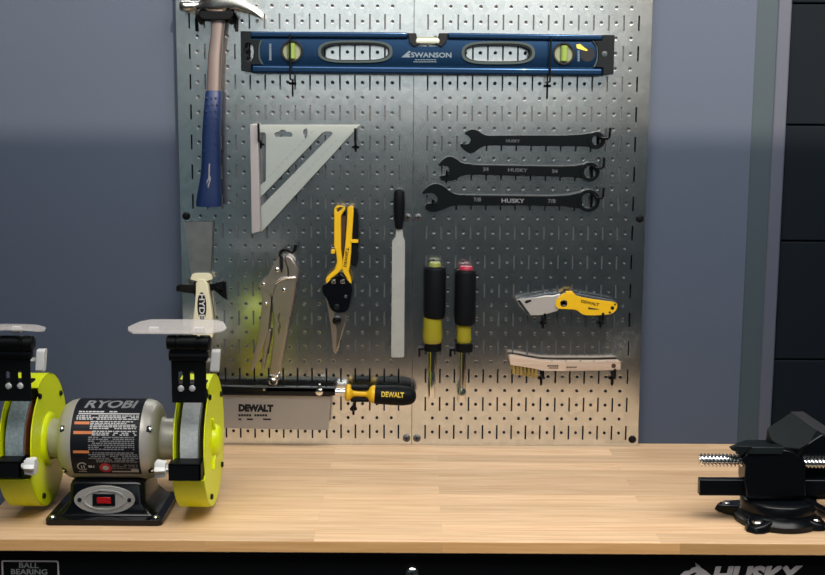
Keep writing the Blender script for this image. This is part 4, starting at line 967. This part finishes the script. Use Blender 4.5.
# wheel guards, wheels, rests, shields
GR = 3.84
def side_outline(r, cut=None, a1=33, a2=-20, n=56, hole=None):
    """plate in (y, z) about the axis; cut = radius the front opening is cut back to"""
    pts = []
    for i in range(n + 1):
        a = D(a1) + (D(360 + a2) - D(a1)) * i / n       # from the top of the opening over the back to its bottom
        pts.append((-r * math.cos(a), r * math.sin(a)))
    if cut:
        m_ = 10
        for i in range(m_ + 1):
            a = D(a2) + (D(a1) - D(a2)) * i / m_
            pts.append((-cut * math.cos(a), cut * math.sin(a)))
    return pts
def guard(x0, x1, outer_x, label, stone):
    """x0 < x1: the two sides; outer_x tells the side away from the motor"""
    t = .07
    g = None
    ym = lambda u, v, w: (w, GY + u, GZ + v)
    mb = MB()
    for xs in (x0, x1 - t):
        inner = abs(xs - outer_x) > .5
        out = side_outline(GR, 3.36, 64, -20)
        mb.prism(out, xs, xs + t, [circ((0, 0), 1.17, 32)] if inner else (), m=ym)
    # rim band over the back
    n = 60; ro, ri = GR, GR - .07
    prof = []
    for i in range(n + 1):
        a = D(64) + (D(340) - D(64)) * i / n
        c_, s_ = math.cos(a), math.sin(a)
        prof.append([(x0, GY - ro * c_, GZ + ro * s_), (x1, GY - ro * c_, GZ + ro * s_), (x1, GY - ri * c_, GZ + ri * s_), (x0, GY - ri * c_, GZ + ri * s_)])
    mb.loft(prof)
    g = mb.build('wheel_guard', M['lime'], gr, bevel=.05, angle=40)
    if label: g['label'] = label
    sgn = 1 if outer_x > (x0 + x1) / 2 else -1
    fx = outer_x
    MB().lathe((fx - sgn * .03, GY, GZ), (sgn, 0, 0), [(0, .95), (.2, .92), (.36, .8), (.46, .55), (.5, .1)], 32).build('hub_boss', M['lime'], g)
    inx = x1 if outer_x == x0 else x0                    # the side towards the motor
    mb = MB(); sg2 = -sgn
    o2 = [(0, 1.6), (.12, 1.55), (.22, 1.4), (.24, 1.18)]
    mb.lathe((inx - sg2 * .02, GY, GZ), (sg2, 0, 0), o2, 40, cap=False); mb.build('neck_collar', M['lime'], g)
    for a in (28, 150, 205, 315) if False else (62, 140, 222, 298):
        aa = D(a); p = (GY - 3.3 * math.cos(aa), GZ + 3.3 * math.sin(aa))
        for xf, sg in ((x1, 1), (x0, -1)):
            MB().lathe((xf - sg * .02, p[0], p[1]), (sg, 0, 0), [(0, .17), (.12, .17), (.16, .12), (.165, .02)], 12).build('guard_screw', M['blackgloss'], g)
    if sgn > 0:                                          # rib cast on the outer face
        for a in (60, 300):
            aa = D(a); u0_, u1_ = .85, 1.75
            c_, s_ = math.cos(aa), math.sin(aa)
            MB().prism([(-u0_ * c_ - .13 * s_, u0_ * s_ - .13 * c_), (-u1_ * c_ - .08 * s_, u1_ * s_ - .08 * c_), (-u1_ * c_ + .08 * s_, u1_ * s_ + .08 * c_), (-u0_ * c_ + .13 * s_, u0_ * s_ + .13 * c_)], fx - .02, fx + .16, m=ym).build('rib', M['lime'], g, bevel=.05)
    return g
gl = guard(-22.9, -21.08, -22.9, 'left lime wheel guard', 'stone')
grt = guard(-13.25, -11.48, -11.48, 'right lime wheel guard', 'stonefine')
for wx, mm, lab_, inn in ((-22.15, 'stone', 'coarse dark grey grinding wheel', 1), (-12.42, 'stonefine', 'fine pale grey grinding wheel', 1)):
    w_ = MB().lathe((wx - .5, GY, GZ), (1, 0, 0), [(0, .3), (0, 2.98), (.02, 3.0), (.98, 3.0), (1.0, 2.98), (1.0, .3)], 64).build('grinding_wheel', M[mm], gr, angle=30)
    w_['label'] = lab_
    MB().lathe((wx + .5, GY, GZ), (1, 0, 0), [(0, 2.72), (.03, 2.72), (.03, 1.0)], 48).build('paper_washer', M['blotter' if mm == 'stone' else 'alulip'], w_)
    MB().lathe((wx + .52, GY, GZ), (1, 0, 0), [(0, 1.2), (.12, 1.1), (.14, .4), (.4, .38)], 24).build('flange_washer', M['steel'], w_)
def tool_rest(px0, px1, pyt, pyb, kx, ky, sgnk):
    y0 = GY - GR - .35
    x0, zt = at(px0, pyt, y0); x1, _ = at(px1, pyt, y0); _, zb_ = at(px0, pyb, y0)
    mb = MB()
    mb.box(x0, x1, y0, GY - 3.05, zt - .12, zt)                # table
    mb.box(x0, x1, y0, y0 + .13, zb_, zt)                      # turned down front
    mb.box(x1 - .14, x1, y0, GY - 2.7, zb_, zt)
    ro = mb.build('tool_rest', M['black'], gr, bevel=.03)
    k0, kz = at(kx, ky, y0 - .1)
    mb = MB(); sg = sgnk
    prof = [(-.42, .12), (-.2, .16), (-.16, .3), (.02, .36), (.06, .30)]
    n = 24; rings = []
    for d, r in ((-.62, .14), (-.3, .16), (-.28, .40), (.2, .47), (.3, .42), (.32, .12)):
        rings.append([(k0 - sg * d * -1 if False else k0 + sg * d, y0 + .2 + r * (1 + .14 * math.cos(6 * 2 * PI * i / n)) * math.cos(2 * PI * i / n), kz + r * (1 + .14 * math.cos(6 * 2 * PI * i / n)) * math.sin(2 * PI * i / n)) for i in range(n)])
    mb.loft(rings); mb.build('rest_knob', M['knob'], ro, angle=40)
    MB().tube([(k0 + sg * -.5, y0 + .2, kz), (x1 if sg > 0 else x0, y0 + .2, kz)], .1, 10).build('rest_bolt', M['steel'], ro)
    return ro
tool_rest(-14, 20.5, 461.5, 477.6, 29, 467.8, 1)
tool_rest(168, 200.5, 464, 481, 160, 470.4, -1)
def shield_set(x0p, x1p, yt, ylow, ymid, slots, scrp, kpx, kpy):
    y0 = GY - GR - .10                                          # bracket plate face
    xa, zt = at(x0p, ymid, y0); xb, _ = at(x1p, ymid, y0); _, zb_ = at(x0p, ylow, y0)
    sl = []
    for s_ in slots:
        a0 = at(s_ - 2.2, 371.4, y0); a1 = at(s_ + 2.2, 386, y0)
        sl.append(rrect(a0[0], a1[0], a1[1], a0[1], .09, 3))
    br = MB().prism([(xa, zb_), (xb, zb_), (xb, zt), (xa, zt)], y0, y0 + .1, sl).build('shield_bracket', M['black'], gr, bevel=.02)
    MB().box(xa + .1, xb - .1, y0 + .1, y0 + 1.2, zb_ + .9, zb_ + 1.02).build('bracket_foot', M['black'], br)
    for s_ in slots:
        x_, z_ = at(s_, scrp, y0 - .1)
        MB().lathe((x_, y0 + .12, z_), (0, -1, 0), [(0, .18), (.14, .18), (.2, .14), (.22, .02)], 14).build('bracket_screw', M['screwbright'], br)
    # clamp block
    _, zu = at(x0p, yt, y0)
    zl = at(x0p, ymid + 4, y0)[1]
    cl = MB(); cl.lathe((xa - .12, y0 + .12, zt + .05), (1, 0, 0), [(0, .24), (.03, .30), (xb - xa + .2, .30), (xb - xa + .24, .24)], 20)
    cl.lathe((xa - .2, y0 - .02, zu - .38), (1, 0, 0), [(0, .3), (.06, .40), (.5, .42), (.52, .36), (.62, .36), (.64, .42), (xb - xa - .25, .42), (xb - xa - .22, .36), (xb - xa - .1, .36), (xb - xa - .06, .42), (xb - xa + .42, .40), (xb - xa + .5, .3)], 20)
    cl.box(xa - .02, xb + .05, y0 - .15, y0 + .35, zt, zu - .3)
    co = cl.build('shield_clamp', M['plastic'], gr, angle=40)
    k0, kz = at(kpx, kpy, y0)
    mb = MB(); mb.lathe((xb + .05, y0 + .12, kz), (1, 0, 0), [(0, .15), (k0 - xb - .25, .15)], 14)
    mb.prism(rrect(-.26, .26, -.62, .62, .14), k0 - .24, k0 + .2, m=lambda u, v, w: (w + v * .10, y0 + .12 + u, kz + v))
    mb.build('shield_knob', M['knob'], co, bevel=.04)
    return xa, xb, y0, zu, co
def shield(cx, y0, zu, co, tilt=0.0, bow=.012):
    pts = [(-2.05, -2.0), (2.0, -2.0), (2.56, -1.0), (2.62, -.2), (2.2, 1.4), (1.6, 1.95), (-1.9, 1.95), (-2.4, 1.4), (-2.72, -.1), (-2.5, -1.1)]
    rings = [[], []]
    mb = MB()
    nx, nd = 14, 10
    # gently bowed sheet
    def hgt(u, v): return -bow * u * u - tilt * v
    tri = tessellate_polygon([[Vector((p[0], p[1], 0)) for p in pts]])
    # grid of strips clipped to the outline, as a fan of concentric rings
    K = 7; n = len(pts); b = len(mb.v)
    for lay, dz_ in ((0, 0), (1, .07)):
        mb.v.append((cx, y0, zu + hgt(0, 0) + dz_))
        for k in range(1, K + 1):
            for p in pts:
                u, v = p[0] * k / K, p[1] * k / K
                mb.v.append((cx + u, y0 + v, zu + hgt(u, v) + dz_))
    Lc = 1 + K * n
    for lay in (0, 1):
        o = b + lay * Lc
        for i in range(n):
            j = (i + 1) % n
            mb.face((o, o + 1 + i, o + 1 + j))
            for k in range(K - 1):
                mb.face((o + 1 + k * n + i, o + 1 + (k + 1) * n + i, o + 1 + (k + 1) * n + j, o + 1 + k * n + j))
    for i in range(n):
        j = (i + 1) % n; e = 1 + (K - 1) * n
        mb.face((b + e + i, b + e + j, b + Lc + e + j, b + Lc + e + i))
    so = mb.build('eye_shield', M['shield'], gr, angle=60)
    so['label'] = 'frosted clear eye shield'
    for u in (-1.25, 1.2):
        MB().lathe((cx + u - .3, y0 - .35, zu - .16), (1, 0, 0), [(0, .14), (.04, .2), (.5, .2), (.54, .12)], 14).build('shield_hinge', M['knob'], so)
    MB().box(cx - .8, cx + .7, y0 - .5, y0 + .3, zu - .2, zu - .06).build('shield_mount', M['plastic'], so, bevel=.04)
xa, xb, y0, zu, co = shield_set(171, 205.6, 335.5, 402.6, 357, (180.6, 192), 389, 215.6, 361)
shield((at(179, 330, y0)[0]), y0, at(178, 328.4, y0)[1] + .12, co)
xa, xb, y0, zu, co = shield_set(-5, 29.5, 336, 401, 355, (8, 19.6), 386.5, 41, 360.5)
shield((at(-2.5, 330, y0)[0]), y0, at(-2, 330, y0)[1] + .26, co, .14, .045)
# rear feet of the guards bolted to the motor
# ------------------------------------------------------------------ bench vise
vx, vy = on(771, 515)
vx = at(771, 515, vy)[0]
VC = (vx + .12, -15.2)
vs = thing('bench_vise', (VC[0], VC[1], 0), 'black cast iron bench vise at the right end of the worktop', 'vise')
base = MB()
base.lathe((VC[0], VC[1], 0.02), (0, 0, 1), [(0, 2.45), (.3, 2.45), (.42, 2.3), (.7, 2.12), (.8, 2.1)], 48)
bo = base.build('base', M['blackcast'], vs, angle=45)
def lug(px, py, name='lug'):
    x_, y_ = on(px, py, .55); dx, dy = x_ - VC[0], y_ - VC[1]; L = math.hypot(dx, dy); a = math.atan2(dy, dx)
    def m(u, v, w): return (VC[0] + u * math.cos(a) - v * math.sin(a), VC[1] + u * math.sin(a) + v * math.cos(a), w)
    mb = MB()
    mb.loft([[m(1.6, -.95, 0), m(L + .35, -.62, 0), m(L + .72, -.3, 0), m(L + .72, .3, 0), m(L + .35, .62, 0), m(1.6, .95, 0)],
             [m(1.6, -.9, .75), m(L + .2, -.55, .45), m(L + .55, -.25, .38), m(L + .55, .25, .38), m(L + .2, .55, .45), m(1.6, .9, .75)]])
    lo = mb.build('base_lug', M['blackcast'], bo, bevel=.1, seg=3)
    c0 = m(L, 0, .44)
    MB().lathe(c0, (0, 0, 1), [(-.1, .30), (.06, .30), (.12, .24), (.16, .12), (.17, .02)], 12).build('base_bolt', M['steel'], bo, angle=20)
for p in ((757.5, 521), (727.5, 501.5), (815, 518.5), (806, 490)): lug(*p)
# swivel disc
MB().lathe((VC[0], VC[1], .78), (0, 0, 1), [(0, 2.05), (.06, 2.14), (.5, 2.14), (.6, 2.08), (.66, 1.9)], 48).build('swivel_disc', M['blackcast'], vs, angle=45)
yv = VC[1] - 1.15
# body block, given by its front face
bodyf = [(747, 497), (744.5, 480), (745.5, 466), (741, 459), (751, 449.5), (760, 448.6), (781, 448.6), (794, 452), (806, 462), (806, 497)]
MB().prism(pl(bodyf, yv), yv, VC[1] + .3).build('body', M['blackcast'], vs, bevel=.08, seg=3)
# left jaw: wedge with a sloping facet
zt = at(745, 446.4, yv + .1)[1]
fx = lambda px, y: at(px, 447, y)[0]
MB().loft([[(fx(733, yv), yv + .12, zt - .28), (fx(752, yv), yv - .1, zt - .42), (fx(783, yv), yv - .05, zt - .42), (fx(786, yv), yv + 1.5, zt - .4), (fx(746, yv), yv + 1.5, zt - .3)],
           [(fx(728.6, yv), yv + .1, zt - .02), (fx(752, yv), yv, zt), (fx(784.5, yv), yv, zt), (fx(786, yv), yv + 1.5, zt), (fx(752.5, yv), yv + 1.5, zt)]]).build('fixed_jaw', M['jawteal'], vs, bevel=.05)
MB().loft([[P_(734.6, 445.6, yv - .1), P_(752.6, 446.4, yv - .12), P_(745, 453, yv - .1), P_(739.6, 457.6, yv - .1)],
           [P_(734.6, 445.6, yv + .4), P_(752.6, 446.4, yv + .4), P_(745, 453, yv + .4), P_(739.6, 457.6, yv + .4)]]).build('jaw_cheek', M['jawteal'], vs, bevel=.05)
# slide bar and threaded screws
s0 = at(700, 479.6, yv + .4); s1 = at(700, 495.8, yv + .4); se = at(825, 478, yv + .4)
MB().box(s0[0], se[0] + 3.5, yv + .4, yv + .95, s1[1], s0[1]).build('slide_bar', M['blackcast'], vs, bevel=.06)
def thread(px0, px1, py, y, r):
    a = at(px0, py, y); b = at(px1, py, y); mb = MB(); L = b[0] - a[0]; pitch = .21
    prof = [(0, r * .7)]; t = .04
    while t < L - pitch:
        prof += [(t, r * .62), (t + pitch * .35, r), (t + pitch * .6, r), (t + pitch * .95, r * .62)]; t += pitch
    prof.append((L, r * .7))
    mb.lathe((a[0], y, a[1]), (1, 0, 0), prof, 20); return mb.build('lead_screw', M['chrome'], vs, angle=20)
thread(698.8, 752, 460, yv + .7, .37)
thread(801, 846, 463.4, yv + .7, .33)
# the turned moving jaw: a chunky block whose chamfered top leans to the front
def jp(px, py, y): return P_(px, py, y)
yq = yv - .1
topf = [(766.8, 428.4), (789, 413.4), (793, 412.6), (822, 433.4), (816, 437.6), (799.6, 448.6), (783, 447.6), (771, 440.4)]
dep = [ -.3, 1.5, 1.6, .5, .1, -.6, -.6, -.5]
top_r = [jp(p[0], p[1], VC[1] + d) for p, d in zip(topf, dep)]
low_r = [(v[0] + (.1 if i < 2 else -.05), v[1] + .5, v[2] - 1.0) for i, v in enumerate(top_r)]
MB().loft([top_r, low_r]).build('moving_jaw', M['jawteal'], vs, bevel=.05)
strip = [(790.5, 411.4), (803, 411.2), (828, 427.6), (846, 440), (846, 450), (823, 433.8)]
sd = [1.7, 2.2, 1.2, .4, .1, .55]
sr_ = [jp(p[0], p[1], VC[1] + d) for p, d in zip(strip, sd)]
MB().loft([sr_, [(v[0], v[1] + .15, v[2] - 1.1) for v in sr_]]).build('jaw_insert', M['jawedge'], vs, bevel=.03)
mbk = [(800, 449), (822, 434), (846, 449), (846, 500), (806, 500)]
MB().prism(pl(mbk, VC[1] - .2), VC[1] - .2, VC[1] + 1.6).build('moving_body', M['blackcast'], vs, bevel=.08)
lever0, lever1 = P_(806, 500, VC[1] - 1.2), P_(836, 517, VC[1] - 1.0)
MB().tube([lever0, lever1], .2, 12).build('swivel_lever', M['blackcast'], vs)

# ------------------------------------------------------------------ light
def area(name, loc, target, sx, sy, power, col, spread=180):
    l = bpy.data.lights.new(name, 'AREA'); l.shape = 'RECTANGLE'; l.size = sx * S; l.size_y = sy * S
    l.energy = power; l.color = col; l.spread = math.radians(spread)
    o = bpy.data.objects.new(name, l); C.objects.link(o); o.location = W(loc)
    d = (W(target) - W(loc)).normalized(); o.rotation_euler = d.to_track_quat('-Z', 'Y').to_euler()
    return o
area('overhead_lamp', (11, -43, 58), (9, -13, 0), 90, 34, 48, (1.0, .97, .92))
area('side_fill', (-54, -150, 16), (-20, 0, 16), 36, 62, .55, (.6, .9, 1.0))  # added dim light, gives the teal reflection at the left of the panels
area('rear_window', (2.5, -150, 45), (2.5, 0, 34), 67, 40, 5.5, (.93, 1.0, 1.0))
sp = bpy.data.lights.new('rear_lamp', 'SPOT'); sp.energy = 1230; sp.spot_size = math.radians(92); sp.spot_blend = 0.8
sp.shadow_soft_size = .014; sp.color = (1.0, .82, .62)
so = bpy.data.objects.new('rear_lamp', sp); C.objects.link(so); so.location = W((56, -160, 120))
so.rotation_euler = (W((22, 0, 34)) - W((56, -160, 120))).normalized().to_track_quat('-Z', 'Y').to_euler()

w = bpy.data.worlds.new('World'); bpy.context.scene.world = w; w.use_nodes = True
bg = w.node_tree.nodes['Background']; bg.inputs[0].default_value = (.62, .85, 1.0, 1); bg.inputs[1].default_value = .025

# ------------------------------------------------------------------ camera and view
cam = bpy.data.cameras.new('camera'); co = bpy.data.objects.new('camera', cam); C.objects.link(co)
cam.sensor_width = 36; cam.sensor_fit = 'HORIZONTAL'; cam.lens = F / 825 * 36; cam.clip_start = .05
rc = RGT * cr - DWN * sr; dc = RGT * sr + DWN * cr; uc = -dc; bk = -FWD
mw = Matrix(((rc.x, uc.x, bk.x), (rc.y, uc.y, bk.y), (rc.z, uc.z, bk.z))).to_4x4()
mw.translation = W(CAM); co.matrix_world = mw
sc = bpy.context.scene; sc.camera = co
sc.cycles.caustics_reflective = False; sc.cycles.caustics_refractive = False; sc.cycles.sample_clamp_indirect = 4
sc.view_settings.view_transform = 'Standard'; sc.view_settings.look = 'None'
sc.view_settings.gamma = 1; sc.view_settings.use_curve_mapping = False
sc.view_settings.exposure = 0.0
for o in bpy.data.objects:
    if '_o' in o: del o['_o']
